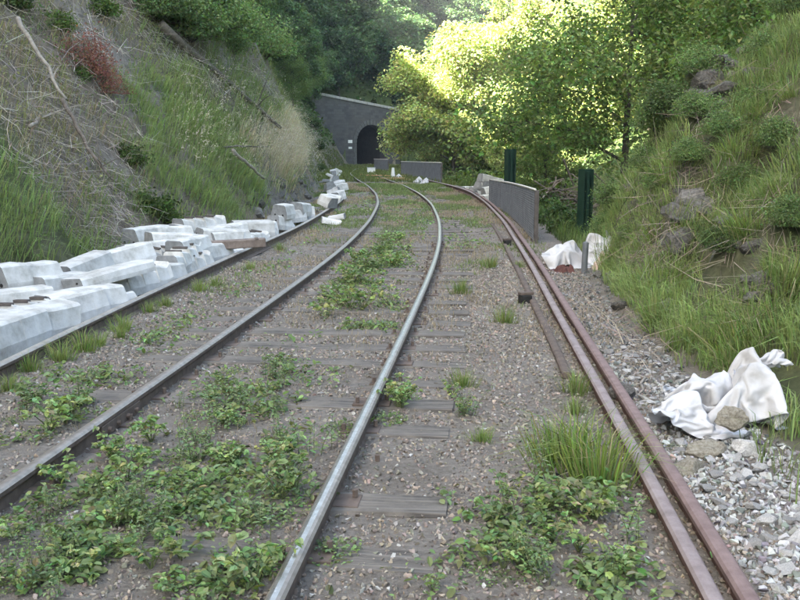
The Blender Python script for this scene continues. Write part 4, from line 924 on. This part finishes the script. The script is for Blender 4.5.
# small leaves and moss among the dry twigs
def bank_leaves(n):
    x = rng.uniform(-14, -3, n); y = rng.uniform(7, 34, n); z = Hgt(x, y); d = x - cx(y); k = (d < -3.9) & (fbm(x * .9, y * .9 + z * .6, 91) + .4 * fbm(x * 4, y * 4, 93) > .05); x, y, z = x[k], y[k], z[k]; m = len(x); nr = normal_at(x, y)
    olive = (fbm(x * .6, y * .6, 95) > 0)[:, None]; c = np.where(olive, np.array([.17, .18, .085]), np.array([.115, .165, .065]))
    g = leaves(np.stack([x, y, z], -1) + nr * rng.uniform(.02, .22, (m, 1)), unit(nr + rng.normal(size=(m, 3)) * .6), rng.uniform(.012, .03, m) * (1 + y * .03), np.clip(c * (1 + .25 * rng.normal(size=(m, 1))), .02, .5))
    tag(link('bank_leaves', leaf_mesh('bank_leaves', [g], M['leaf'])), 'small creeping leaves among the dry twigs of the high bank', 'ground cover', None, 'stuff')
bank_leaves(60000)
# single big tufts standing out on the steep bank
TB_ = [tuft_mesh(280 + i, .30, 190, .13, np.array([.20, .28, .085]) if i % 2 else np.array([.16, .225, .08])) for i in range(6)]
rtf = random.Random(31)
for i in range(150):
    px, py = rtf.uniform(600, 800), rtf.uniform(20, 420)
    if py < 250 - (px - 600) * 1.05 or py > 300 + (px - 600) * .6: continue
    x, y, z = on_land(px, py)
    if y > 16 or float(fbm(x * 1.3, y * 1.3, 99)) < -.15: continue
    e = link('grass_tuft', rtf.choice(TB_)); nn = normal_at(np.array([x]), np.array([y]))[0]; q_ = rtf.uniform(.6, 1.25); e.location = (x, y, z - .02); e.scale = (q_ * rtf.uniform(.8, 1.3), q_, q_ * rtf.uniform(.7, 1.2)); e.rotation_euler = (-nn[1] * .5, nn[0] * .5, rtf.uniform(0, 6.3))
    tag(e, 'bright grass tuft on the steep stony bank ' + ('near its brow' if z > 2.2 else 'halfway up' if z > 1.0 else 'near its foot above the white bags' if y < 7.5 else 'near its foot beyond the white bags'), 'grass tuft', 'grass tufts on the steep bank')
# pale feathery seed heads
def seed_heads(n):
    px = np.concatenate([rng.normal(288, 16, n), rng.uniform(165, 300, n // 2)]); py = np.concatenate([rng.normal(155, 12, n), rng.uniform(85, 180, n // 2)])
    P = np.array([on_land(a, b) for a, b in zip(px, py)]); P = P[(P[:, 1] < 45)]; m = len(P); nr = normal_at(P[:, 0], P[:, 1])
    out = np.stack([nr[:, 0], nr[:, 1], np.zeros(m)], -1) * .5 + rng.normal(size=(m, 3)) * .18 + np.array([.15, -.12, 0]); V, F4, F3, C = blades(P, rng.uniform(.5, .85, m), np.full(m, .0035), out, tint(CREAM * .8, m, .1, .04))
    tip = V.reshape(m, 5, 3)[:, 4]; k = 5; q = np.repeat(tip, k, 0) + rng.normal(size=(m * k, 3)) * .035; b = len(V)
    v2, f2, c2 = leaves(q, unit(rng.normal(size=(m * k, 3))), rng.uniform(.008, .018, m * k), tint(np.array([.55, .50, .40]), m * k, .08, .03), 3.0)
    tag(link('feather_grass', mesh_np('feather_grass', np.concatenate([V, v2]), F4, np.concatenate([F3, f2 + b]), [M['dry']], np.concatenate([C, c2]))), 'pale feathery seed heads of grass on the bank edge above the rock', 'grass', None, 'stuff')
seed_heads(1000)
# dry stalks and twigs tangled on the banks
def brush(name, polys, label, lmin, lmax, rad, col, down=.6):
    P = []
    for poly, k in polys:
        xs = [p[0] for p in poly]; ys_ = [p[1] for p in poly]; c = 0
        while c < k:
            a, b = random.uniform(min(xs), max(xs)), random.uniform(min(ys_), max(ys_))
            if in_poly(np.array([a]), np.array([b]), poly)[0]: P.append(on_land(a, b)); c += 1
    P = np.array(P); m = len(P); nr = normal_at(P[:, 0], P[:, 1]); grav = np.array([0, 0, -1.]); dn = unit(grav - nr * (nr @ grav)[:, None])
    al = np.cross(nr, dn); th = rng.normal(size=m) * 1.1
    d = unit(dn * np.cos(th)[:, None] + al * np.sin(th)[:, None] + nr * rng.uniform(-.05, .55, (m, 1))) * np.where(rng.random(m) < down, 1, -1)[:, None]
    ln = rng.uniform(lmin, lmax, m)[:, None] * (1 + P[:, 1:2] * .01); a = P + nr * .04; b = a + d * ln * .5 + rng.normal(size=(m, 3)) * .05; c = a + d * ln + rng.normal(size=(m, 3)) * .1 + nr * .05
    ra = rad * rng.uniform(.5, 1.6, m)[:, None] * (1 + P[:, 1:2] * .03); s1 = unit(np.cross(d, rng.normal(size=(m, 3)))); s2 = unit(np.cross(d, s1))
    V = []
    for p, f in ((a, 1), (b, .8), (c, .3)):
        for k in range(3): an = 2.094 * k; V.append(p + (s1 * math.cos(an) + s2 * math.sin(an)) * ra * f)
    V = np.stack(V, 1).reshape(-1, 3); o = np.arange(m)[:, None] * 9; F = np.concatenate([o + np.array([[i + j, i + (j + 1) % 3, i + 3 + (j + 1) % 3, i + 3 + j]]) for i in (0, 3) for j in range(3)])
    tag(link(name, mesh_np(name, V, F, None, [M['dry']], np.repeat(tint(col, m, .3, .05), 9, 0))), label, 'brush', None, 'stuff')
brush('dry_brush', [([(-10, -10), (110, -10), (140, 90), (150, 180), (125, 250), (70, 250), (40, 190), (-10, 150)], 1300), ([(110, 0), (200, 0), (290, 110), (240, 110), (150, 60)], 900), ([(240, 60), (320, 130), (325, 165), (300, 130)], 300)], 'tangle of dry grey-brown twigs and stalks on the high bank', .15, .62, .0028, np.array([.37, .335, .30]))
brush('dry_brush', [([(690, 90), (760, 40), (800, 60), (800, 330), (740, 330), (700, 260), (670, 200)], 420), ([(600, 300), (680, 330), (690, 380), (630, 370)], 90), ([(630, 180), (690, 160), (690, 280), (630, 270)], 250)], 'thin dry twigs over the steep stony bank', .15, .5, .0024, np.array([.24, .20, .165]))

# ------------------------------------------------------------------ shrubs, trees, logs
def shrub_mesh(seed, r=(.6, .6, .5), n=1400, leaf=.07, base=GREEN, clumps=22, v=.28):
    global rng; keep_, rng = rng, np.random.default_rng(seed)
    c = unit(rng.normal(size=(clumps, 3))) * (rng.random((clumps, 1)) ** .4) * np.array(r); c[:, 2] = np.abs(c[:, 2]) * 1.2 + .05
    w = rng.integers(0, clumps, n); pos = c[w] + rng.normal(size=(n, 3)) * np.array(r) * .22; pos[:, 2] = np.maximum(pos[:, 2], .01)
    sh = .75 + .5 * rng.random(clumps)
    g = leaves(pos, unit(np.array([[0, 0, .7]]) + rng.normal(size=(n, 3)) * .7), leaf * rng.uniform(.6, 1.3, n), tint(base, n, v) * sh[w][:, None])
    st = MB()
    for i in range(min(clumps, 12)): st.tube([(0, 0, -.1), tuple(c[i] * np.array([.4, .4, .6])), tuple(c[i])], [.012 + leaf * .1, .009 + leaf * .06, .004], 4, cap=False)
    out = (leaf_mesh('foliage', [g], M['leaf']), st.mesh('stems', [M['bark']])); rng = keep_; return out
def put_shrub(px, py, me, s, label, group=None, name='shrub', dz=0.0, world=None, cat='shrub', ztop=None):
    x, y, z = on_land(px, py) if world is None else (world[0], world[1], float(Hgt(*world)))
    e = tag(empty(name, (x, y, z + dz), (0, 0, random.uniform(0, 6.3))), label, cat, group); e.scale = (s * random.uniform(.9, 1.1), s * random.uniform(.9, 1.1), s)
    link('foliage', me[0], e); link('stems', me[1], e); return e
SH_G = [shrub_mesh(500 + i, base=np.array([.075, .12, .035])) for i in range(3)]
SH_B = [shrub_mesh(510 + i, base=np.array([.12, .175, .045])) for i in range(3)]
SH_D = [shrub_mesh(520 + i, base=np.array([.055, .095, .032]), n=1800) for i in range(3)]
SH_R = shrub_mesh(530, (.5, .5, .55), 2600, .028, np.array([.27, .125, .11]), 26, .2)
SH_F = [shrub_mesh(535 + i, (.6, .6, .5), 5200, .034, np.array([.14, .21, .085]), 34, .25) for i in range(3)]
put_shrub(86, 70, SH_R, 1.0, 'reddish shrub in dry twigs high on the bank', dz=-.1)
put_shrub(104, 88, SH_R, .75, 'smaller reddish shrub trailing below the larger red one', dz=-.1)
put_shrub(82, 78, SH_G[0], .35, 'small green shrub in front of the reddish shrub', dz=-.05)
for i, (px, py, s, lab) in enumerate([(132, 165, .55, 'green shrub at the edge of dry twigs beside the long grass'), (150, 215, .6, 'leafy shrub at the bank foot above the concrete pieces'), (165, 222, .45, 'small leafy shrub just above the long stepped piece'), (10, 8, .7, 'green shrub among twigs at the leaning pole top'), (60, 30, .5, 'sparse green shrub up among the dry twigs'), (100, 18, .6, 'green shrub above the reddish shrub')]):
    put_shrub(px, py, SH_G[i % 3], s, lab)
rs = random.Random(9)
for i in range(44):
    px, py = rs.uniform(150, 315), 0
    py = rs.uniform(-10, 25 + (px - 150) * .42); x, y, z = on_land(px, py)
    if y > 90: continue
    put_shrub(px, py, rs.choice(SH_F), rs.uniform(.7, 1.3) * (.6 + y * .03), 'leafy green bush high on the bank above the fallen log', 'bushes high on the bank')
for i, (px, py, s) in enumerate([(612, 205, .5), (622, 178, .45), (640, 150, .55), (655, 128, .6), (668, 118, .6), (648, 168, .4), (680, 112, .5), (700, 75, .5), (605, 232, .4), (715, 58, .45), (735, 45, .5), (760, 30, .5), (790, 15, .5), (700, 120, .4), (725, 140, .35), (755, 110, .4), (780, 150, .4), (690, 165, .35), (660, 190, .35), (740, 190, .35), (790, 230, .35), (630, 240, .3), (720, 250, .3), (765, 60, .45), (640, 120, .6), (625, 145, .5)]):
    put_shrub(px, py, SH_F[i % 3], s, 'fresh green bush growing on the ' + ('nose of the steep bank' if px < 690 else 'brow of the steep bank' if py < 80 else 'steep bank between grass tufts'), 'bushes on the steep bank')
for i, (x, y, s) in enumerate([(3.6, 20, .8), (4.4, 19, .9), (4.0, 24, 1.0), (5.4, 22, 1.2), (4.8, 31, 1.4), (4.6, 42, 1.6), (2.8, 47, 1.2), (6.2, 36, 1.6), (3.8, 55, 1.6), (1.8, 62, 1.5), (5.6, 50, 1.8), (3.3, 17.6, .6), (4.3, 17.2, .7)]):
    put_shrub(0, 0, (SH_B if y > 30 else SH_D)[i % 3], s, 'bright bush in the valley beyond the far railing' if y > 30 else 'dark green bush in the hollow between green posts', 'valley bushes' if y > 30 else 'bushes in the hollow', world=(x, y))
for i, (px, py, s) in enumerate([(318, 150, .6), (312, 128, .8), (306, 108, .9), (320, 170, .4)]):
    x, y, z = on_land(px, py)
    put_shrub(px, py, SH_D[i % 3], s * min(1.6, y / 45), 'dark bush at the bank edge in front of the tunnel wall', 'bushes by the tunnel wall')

def tree_meshes(seed, h=11, spread=4.2, base_h=.25, n=26000, leaf=.17, base=GREEN, trunk=.16, nl=11, v=.25):
    global rng; keep_, rng = rng, np.random.default_rng(seed); tb = MB(); cl = []
    lean = rng.normal(size=2) * .03 * h
    def tp(t): return np.array([lean[0] * t * t, lean[1] * t * t, h * .88 * t])
    tb.tube([tp(t) for t in (-.04, .1, .25, .45, .65, .82, 1)], [trunk * 1.25, trunk, trunk * .86, trunk * .68, trunk * .45, trunk * .28, .02], 8)
    for i in range(nl):
        t = base_h + (1 - base_h) * (i + .5) / nl * .93; a = i * 2.4 + rng.uniform(-.5, .5); f = (t - base_h) / (1 - base_h)
        ln = spread * (.55 + .6 * math.sin(math.pi * min(1, f * .85 + .12))) * rng.uniform(.75, 1.15) * (1 - .45 * f * f)
        s = tp(t); e = s + np.array([math.cos(a) * ln, math.sin(a) * ln, ln * rng.uniform(.12, .55) * (.5 + f)]); mid = (s + e) / 2 + np.array([0, 0, ln * .08]) + rng.normal(size=3) * .1
        rr = trunk * (.42 - .22 * f); tb.tube([s, mid, e], [rr, rr * .6, .015], 5, cap=False)
        for k in range(8):
            u = rng.uniform(.22, 1.0); b = s * (1 - u) + e * u + np.array([0, 0, ln * .08 * (1 - abs(2 * u - 1))]); dd = unit(rng.normal(size=3) * np.array([1, 1, .9]) + (e - s) / ln * .5 + np.array([0, 0, .15])); l2 = ln * rng.uniform(.2, .42)
            q = b + dd * l2; tb.tube([b, q], [rr * .35, .008], 4, cap=False); cl.append((q, l2 * .66)); cl.append((b + dd * l2 * .5 + rng.normal(size=3) * .2, l2 * .55))
        cl.append((e, ln * .2))
    cl.append((tp(1) + np.array([0, 0, h * .05]), spread * .25))
    C = np.array([c for c, _ in cl]); Rr = np.array([r for _, r in cl]); w = rng.choice(len(C), n, p=Rr ** 1.6 / (Rr ** 1.6).sum())
    off = unit(rng.normal(size=(n, 3))) * (rng.random((n, 1)) ** .5) * Rr[w][:, None] * np.array([1.3, 1.3, 1.05])
    pos = C[w] + off; shade = .8 + .4 * rng.random(len(C))
    nr = unit(np.array([[0, 0, .8]]) + off / Rr[w][:, None] * .5 + rng.normal(size=(n, 3)) * .55)
    g = leaves(pos, nr, leaf * rng.uniform(.55, 1.25, n), tint(base, n, v) * shade[w][:, None], 1.5)
    out = (leaf_mesh('crown', [g], M['leaf']), tb.mesh('trunk', [M['bark']], True)); rng = keep_; return out
def put_tree(x, y, me, s, label, group=None, rot=None, dz=-.1, name='leafy_tree', sz=1.0):
    e = tag(empty(name, (x, y, float(Hgt(x, y)) + dz), (0, 0, random.uniform(0, 6.3) if rot is None else rot)), label, 'tree', group); e.scale = (s, s, s * sz)
    link('trunk', me[1], e); link('crown', me[0], e); return e
BRIGHT = np.array([.32, .385, .16]); DEEP = np.array([.085, .145, .065]); MIDG = np.array([.125, .19, .06])  # first leaf colour is paled to carry the blown-out sunlight
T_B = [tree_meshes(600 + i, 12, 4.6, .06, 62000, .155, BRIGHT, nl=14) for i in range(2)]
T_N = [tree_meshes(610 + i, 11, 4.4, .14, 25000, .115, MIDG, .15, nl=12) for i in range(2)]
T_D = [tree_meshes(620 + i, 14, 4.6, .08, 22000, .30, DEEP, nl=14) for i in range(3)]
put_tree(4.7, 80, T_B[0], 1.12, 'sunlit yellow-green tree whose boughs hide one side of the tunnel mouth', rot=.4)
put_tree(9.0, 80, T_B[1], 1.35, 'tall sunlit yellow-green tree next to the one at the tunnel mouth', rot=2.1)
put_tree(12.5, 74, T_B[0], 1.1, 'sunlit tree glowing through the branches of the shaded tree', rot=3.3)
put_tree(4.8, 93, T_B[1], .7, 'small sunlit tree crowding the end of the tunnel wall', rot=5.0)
put_tree(9.0, 60, T_B[0], .62, 'low sunlit tree beyond the far railing', rot=1.0)
put_tree(18, 66, T_B[1], 1.1, 'sunlit tree deep in the valley behind the shaded trees', rot=.2)
put_tree(7.4, 30, T_N[0], .95, 'shaded tree with a dark trunk beyond the bank nose', rot=.8)
put_tree(10.2, 25, T_N[1], .9, 'shaded tree overhanging the steep stony bank', rot=2.2)
put_tree(6.4, 40, T_N[1], .45, 'small shaded tree behind the green post and root heap', rot=4.0)
put_tree(13.5, 34, T_N[0], 1.1, 'broad shaded tree on the valley side', rot=5.1)
put_tree(15.5, 44, T_N[1], 1.0, 'shaded tree standing before the sunlit ones', rot=1.4)
# dark wood over the tunnel, tree by tree
rt = random.Random(21)
for i in range(80):
    u = rt.uniform(-16, 56); q = 2.5 + 46 * rt.random() ** 1.2; x, y = P0 + UW * u + NB * q
    if y > 175: continue
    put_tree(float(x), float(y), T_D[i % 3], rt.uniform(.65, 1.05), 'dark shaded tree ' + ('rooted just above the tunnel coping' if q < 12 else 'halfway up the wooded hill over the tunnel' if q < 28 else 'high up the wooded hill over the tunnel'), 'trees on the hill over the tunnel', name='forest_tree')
for i, (x, y, s) in enumerate([(-7.2, 62, .36), (-8.5, 70, .42), (-9.0, 78, .5), (-10.5, 86, .6), (-9.6, 58, .36), (-8.4, 51, .34), (-13, 92, .7), (-9.8, 96, .5), (-14, 86, .7), (-8.6, 46, .3), (-10.5, 64, .4), (-11.5, 75, .45)]):
    put_tree(x, y, T_D[i % 3] if i % 2 else T_N[i % 2], s, 'shaded tree on the bank between the fallen log and the tunnel', 'trees on the bank before the tunnel', name='forest_tree')
for i, (x, y, s) in enumerate([(22, 92, 1.0), (30, 84, 1.1), (16, 96, 1.0), (38, 78, 1.1), (26, 70, 1.0), (34, 62, 1.1), (22, 54, 1.0), (20, 44, 1.0), (28, 50, 1.1), (12, 100, 1.0), (44, 66, 1.2), (24, 38, .9), (18, 110, 1.1), (28, 104, 1.2), (40, 96, 1.2)]):
    put_tree(x, y, T_B[i % 2] if i % 3 == 0 else T_D[i % 3], s, 'tree of the wood on the far valley side', 'trees on the far valley side', name='forest_tree')
# unseen trees added along the left hilltop to keep the cutting in shade
for i in range(56):
    y = rt.uniform(-32, 22) if i < 46 else rt.uniform(70, 100); x = rt.uniform(-46, -30)
    put_tree(x, y, T_D[i % 3], rt.uniform(1.0, 1.3), 'tall unseen tree crowning the hill, shading the cutting', 'unseen trees crowning the hill', name='forest_tree')

def undergrowth(n):
    x = rng.uniform(-40, 60, n); y = 45 + 120 * rng.random(n); x2 = rng.uniform(4.5, 40, n // 3); y2 = rng.uniform(18, 60, n // 3); x = np.concatenate([x, x2]); y = np.concatenate([y, y2])
    d = x - cx(y); u, q = wall_uv(x, y); k = ((d < -4.5) | (d > 5) | (q > 2.5)) & ~((q > -4) & (q < 1.5) & (u > -3) & (u < 13)); x, y = x[k], y[k]; z = Hgt(x, y); m = len(x); far = np.clip(y / 60, .5, 2.2)
    g = leaves(np.stack([x, y, z + rng.random(m) ** 1.5 * .9 * far], -1), unit(np.array([[0, 0, .7]]) + rng.normal(size=(m, 3)) * .6), .17 * far * rng.uniform(.5, 1.3, m), tint(np.array([.075, .12, .045]), m, .3))
    tag(link('undergrowth', leaf_mesh('undergrowth', [g], M['leaf'])), 'leafy undergrowth covering the far wooded slopes', 'undergrowth', None, 'stuff')
undergrowth(70000)
def fallen(px0, px1, r0, r1, label, mat, name='fallen_log', n=9, twigs=0, lift=.05):
    a, b = Vector(on_land(*px0)), Vector(on_land(*px1)); rgx = random.Random(int(px0[0])); pts = []; lv = normal_at(np.array([(a.x + b.x) / 2]), np.array([(a.y + b.y) / 2]))[0]
    for i in range(n):
        t = i / (n - 1); p = a.lerp(b, t) + Vector(lv * lift); p += Vector((rgx.uniform(-.03, .03), rgx.uniform(-.03, .03), rgx.uniform(-.02, .02))); pts.append(p)
    e = tag(empty(name, pts[0]), label, 'log'); o = pts[0]
    MB().tube([p - o for p in pts], list(np.linspace(r0, r1, n)), 7).build('stem', M[mat], e, True)
    for i in range(twigs):
        p = pts[rgx.randrange(2, n)] - o; d = Vector((rgx.uniform(-1, 1), rgx.uniform(-1, 1), rgx.uniform(.1, 1))).normalized(); l = rgx.uniform(.3, .9)
        MB().tube([p, p + d * l * .5 + Vector((0, 0, .04)), p + d * l], [r1 * .5, r1 * .35, r1 * .12], 5).build('branch', M[mat], e)
fallen((2, 28), (52, 112), .042, .022, 'pale straight dead pole leaning down through the dry twigs', 'deadwood', 'dead_pole', twigs=2, lift=.3)
fallen((52, 112), (98, 190), .04, .02, 'thin darker dead stem continuing below the pale pole', 'darkwood', 'dead_pole', twigs=4, lift=.25)
fallen((150, 30), (272, 132), .11, .05, 'long dark fallen log slanting down across the grassy bank', 'darkwood', twigs=7, lift=.28)
fallen((216, 158), (250, 186), .045, .03, 'short pale broken log in the long grass', 'deadwood', twigs=0, lift=.4)
fallen((215, 152), (262, 152), .025, .012, 'thin dark branch lying level in the long grass', 'darkwood', twigs=1, lift=.25)
fallen((20, 135), (45, 118), .03, .012, 'forked pale dead branch in the twig tangle', 'deadwood', twigs=5, lift=.15)
fallen((668, 120), (725, 98), .02, .01, 'thin bare branch sticking out near the top of the steep bank', 'darkwood', 'dead_branch', twigs=2)
fallen((640, 378), (643, 405), .012, .006, 'short pale stick lying on the dark stones by the rusty rail', 'deadwood', 'dead_branch', lift=.03)
# heap of roots and dead boughs beyond the railing
def root_heap():
    x0, y0 = 4.55, 24.4; e = tag(empty('root_heap', (x0, y0, float(Hgt(x0, y0)))), 'dark tangled heap of roots and dead boughs behind the green posts', 'root heap'); rgx = random.Random(8)
    hump = shrub_mesh(541, (1.0, 1.0, .8), 2600, .06, np.array([.07, .065, .045]), 26, .3); link('dead_leaves', hump[0], e)
    for i in range(170):
        a = rgx.uniform(0, 6.28); r = 1.3 * rgx.random() ** .6; z = 1.5 * (1 - (r / 1.4) ** 2) * rgx.random() + .05; p = Vector((math.cos(a) * r, math.sin(a) * r * .8, z)); d = Vector((rgx.gauss(0, 1), rgx.gauss(0, 1), rgx.gauss(0, .7))).normalized(); l = rgx.uniform(.4, 1.2); rr = rgx.uniform(.008, .03)
        MB().tube([p - d * l * .5, p + Vector((rgx.gauss(0, .08), rgx.gauss(0, .08), rgx.gauss(0, .08))), p + d * l * .5], [rr, rr * .9, rr * .4], 5).build('root', M['deadwood' if i % 4 == 0 else 'darkwood'], e)
root_heap()

# ------------------------------------------------------------------ white bags
def bag(name, verts_peaks, size, seed, loc, yaw, label, mat='bag', cat='bag', group=None, n=70, zs=1.0):
    """crumpled sheet: a tent of several peaks with pleats running down from each, its rim tucked under"""
    rgx = np.random.default_rng(seed); u = np.linspace(-1, 1, n); U, Vv = np.meshgrid(u, u)
    r = np.sqrt(U ** 2 + Vv ** 2); ang = np.arctan2(Vv, U); rim = 1 + .22 * np.sin(ang * 3 + seed) + .12 * np.sin(ang * 7 + seed * 2)
    X, Y = U * size[0], Vv * size[1]; X = X + .10 * size[0] * fbm(U * 2.5 + seed, Vv * 2.5, seed); Y = Y + .10 * size[1] * fbm(U * 2.5 + 9, Vv * 2.5 + seed, seed + 5)
    Z = np.full(U.shape, -.3)
    for (a, b, h, k, pl) in verts_peaks:
        dx, dy = U - a, Vv - b; d = np.sqrt(dx ** 2 + dy ** 2); an = np.arctan2(dy, dx); ph = rgx.uniform(0, 6.28)
        tri = np.abs(((an + .35 * np.sin(d * 5 + ph)) * pl / (2 * math.pi) + ph) % 1 - .5) * 2 - .5
        Z = np.maximum(Z, h - k * d * (1 + .34 * tri) + .05 * np.sin(d * 9 + ph) * d)
    rd = np.abs(fbm(U * 3.2 + seed, Vv * 3.2, seed + 11, 4)); Z = Z * zs + .075 * (rd - .18)
    Z = np.maximum(Z, .02 + .05 * rd) - .25 * sstep(.82, 1.05, r / rim)
    V = np.stack([X, Y, Z], -1).reshape(-1, 3); idx = np.arange(n * n).reshape(n, n); F = np.stack([idx[:-1, :-1], idx[:-1, 1:], idx[1:, 1:], idx[1:, :-1]], -1).reshape(-1, 4); kp = ((r / rim)[:-1, :-1] < 1.0).ravel()
    o = link(name, mesh_np(name, V, F[kp], None, [M[mat]], None, True)); o.location = loc; o.rotation_euler = (0, 0, yaw); tag(o, label, cat, group)
    sb = o.modifiers.new('smooth', 'SUBSURF'); sb.levels = 0; sb.render_levels = 1; so = o.modifiers.new('thickness', 'SOLIDIFY'); so.thickness = .004; return o
def at(px, py, z=0.0): x, y = on_plane(px, py, z); return (x, y, float(min(Hgt(x, y), .5)) - .02)
def draped_bag(name, centre, size, peaks, seed, label, n=44, frames=34, lumps=3, yaw=0.0):
    """an empty woven sack let fall over what it holds: settled with the cloth solver, then kept as a plain mesh"""
    rgx = random.Random(seed); tmp = []; x0, y0 = centre
    def collider(me):
        o = bpy.data.objects.new('tmp', me); COL.objects.link(o); o.modifiers.new('c', 'COLLISION'); o.collision.thickness_outer = .006; o.collision.cloth_friction = 60; tmp.append(o); return o
    g = np.linspace(-.9, .9, 37); A, Bm = np.meshgrid(g + x0, g + y0); Zc = Hgt(A, Bm); ii = np.arange(37 * 37).reshape(37, 37)
    collider(mesh_np('tmp', np.stack([A, Bm, Zc], -1), np.stack([ii[:-1, :-1], ii[:-1, 1:], ii[1:, 1:], ii[1:, :-1]], -1).reshape(-1, 4)))
    for _ in range(lumps):
        a_, b_ = x0 + rgx.uniform(-.2, .2), y0 + rgx.uniform(-.18, .18); zb = float(Hgt(a_, b_)) - .05
        collider(MB().tube([(a_, b_, zb), (a_, b_, zb + .10), (a_, b_, zb + .15)], [.09, .07, .03], 8).mesh('tmp', []))
    bm = bmesh.new(); bmesh.ops.create_grid(bm, x_segments=n, y_segments=n, size=.5); top = max(p[2] for p in peaks)
    for v in bm.verts:
        u, w = v.co.x, v.co.y; a_, b_ = u * math.cos(yaw) - w * math.sin(yaw), u * math.sin(yaw) + w * math.cos(yaw)
        X_, Y_ = x0 + a_ * size[0], y0 + b_ * size[1]
        ws = [1 / ((X_ - p[0]) ** 2 + (Y_ - p[1]) ** 2 + .002) for p in peaks]; zz = sum(q * p[2] for q, p in zip(ws, peaks)) / sum(ws)
        v.co = (X_, Y_, max(zz, float(Hgt(X_, Y_)) + .05) + .02 * math.sin(u * 11 + 4 * w + seed) + .02 * math.sin(w * 13 - 5 * u + seed * 2))
    bm.verts.ensure_lookup_table(); pins = []                    # the stiff corners and folds that stand up by themselves
    for p in peaks:
        near = sorted(bm.verts, key=lambda v: (v.co.x - p[0]) ** 2 + (v.co.y - p[1]) ** 2)[:2]
        for v in near: v.co.z = p[2]; pins.append(v.index)
    me = bpy.data.meshes.new(name); bm.to_mesh(me); bm.free(); me.materials.append(M['bag']); o = link(name, me)
    vg = o.vertex_groups.new(name='stiff'); vg.add(pins, 1.0, 'REPLACE')
    m = o.modifiers.new('cloth', 'CLOTH'); st = m.settings; st.vertex_group_mass = 'stiff'; st.quality = 6; st.mass = .12; st.tension_stiffness = 30; st.compression_stiffness = 30; st.shear_stiffness = 15; st.bending_stiffness = 1.2; st.air_damping = 1.2; st.shrink_min = st.shrink_max = -.25
    cs = m.collision_settings; cs.use_self_collision = True; cs.self_distance_min = .007; cs.distance_min = .006; cs.collision_quality = 3
    m.point_cache.frame_start = 1; m.point_cache.frame_end = frames + 5
    for f in range(1, frames + 1): SC.frame_set(f)
    me2 = bpy.data.meshes.new_from_object(o.evaluated_get(bpy.context.evaluated_depsgraph_get())); o.modifiers.clear(); o.data = me2; me2.name = name
    V = np.empty(len(me2.vertices) * 3, np.float32); me2.vertices.foreach_get('co', V); V = V.reshape(-1, 3); c = np.array([x0, y0, float(Hgt(x0, y0))], np.float32); me2.vertices.foreach_set('co', (V - c).ravel()); o.location = c
    me2.polygons.foreach_set('use_smooth', np.ones(len(me2.polygons), bool)); me2.update(); SC.frame_set(1)
    for t in tmp: bpy.data.objects.remove(t)
    so = o.modifiers.new('thickness', 'SOLIDIFY'); so.thickness = .003; sb = o.modifiers.new('smooth', 'SUBSURF'); sb.levels = 0; sb.render_levels = 1; tag(o, label, 'bag'); return o
def pk3(px, py, dep): d = pix_ray(px, py); t = dep / d[1]; return (float(d[0] * t), dep, float(CAM_H + d[2] * t) + .01)
draped_bag('crumpled_bag', (1.75, 5.16), (.58, .50), [pk3(660, 402, 5.15), pk3(678, 410, 5.0), pk3(696, 398, 5.2), pk3(650, 418, 5.15)], 3, 'crumpled white bag collapsed against the outer rusty rail', lumps=2)
draped_bag('crumpled_bag', (1.93, 5.40), (.62, .54), [pk3(694, 372, 5.4), pk3(724, 370, 5.45), pk3(708, 388, 5.3)], 8, 'crumpled white bag with two small peaks behind the brown boulder', lumps=2)
draped_bag('crumpled_bag', (2.13, 5.30), (.70, .60), [pk3(753, 346, 5.45), pk3(756, 370, 5.3), pk3(773, 384, 5.2), pk3(738, 388, 5.2)], 14, 'largest white bag, its tall peak pulled up against the grass bank', lumps=2)
draped_bag('crumpled_bag', (2.27, 5.48), (.38, .32), [pk3(780, 351, 5.48), pk3(768, 356, 5.48)], 17, 'small white bag flap standing up beside the tall peak in the grass', n=32, lumps=1)
draped_bag('crumpled_bag', (2.42, 12.7), (.80, .75), [pk3(557, 244, 12.7), pk3(573, 240, 12.9), pk3(566, 252, 12.5), pk3(550, 256, 12.6)], 21, 'crumpled white sheeting in front of the dark green post', n=34)
draped_bag('crumpled_bag', (2.78, 12.9), (.60, .60), [pk3(588, 236, 13.0), pk3(600, 238, 13.1), pk3(595, 250, 12.8)], 25, 'taller white sheeting bundle behind the stub post', n=32, lumps=1)
bag('rag_heap', [(0, 0, .12, .16, 7), (.5, 0, .1, .14, 6)], (.22, .22), 31, at(562, 271), R(10), 'dark red-brown rag heap at the foot of the white sheeting', 'brown_rag', 'rag')
bag('rag_heap', [(0, 0, .26, .35, 7)], (.2, .25), 35, at(603, 268), R(10), 'pale pinkish sheet beside the stub post', 'pink_rag', 'rag')
for i, (px, py, s) in enumerate([(419, 182, .35), (426, 183, .3), (399, 178, .3)]):
    bag('crumpled_bag', [(0, 0, .30, .35, 7)], (s, s), 41 + i, at(px, py), 0, 'small white bag lying by the far railing panel', 'bag', 'bag', 'white bags by the far railing', 40)

# ------------------------------------------------------------------ thin haze over the cutting
hz = MB().box((0, 50, 43), (820, 720, 104)).build('haze', [], None)
hm = bpy.data.materials.new('pale_haze'); hm.use_nodes = True; hn = hm.node_tree; hn.nodes.clear(); ho = hn.nodes.new('ShaderNodeOutputMaterial'); hv = hn.nodes.new('ShaderNodeVolumePrincipled')
hv.inputs['Color'].default_value = (0.90, 0.94, 1.0, 1); hv.inputs['Density'].default_value = 0.0004; hv.inputs['Anisotropy'].default_value = 0.2
hn.links.new(hv.outputs[0], ho.inputs['Volume']); hz.data.materials.append(hm); tag(hz, 'thin pale haze hanging in the cutting', 'haze', None, 'stuff')
SC.cycles.volume_bounces = 0
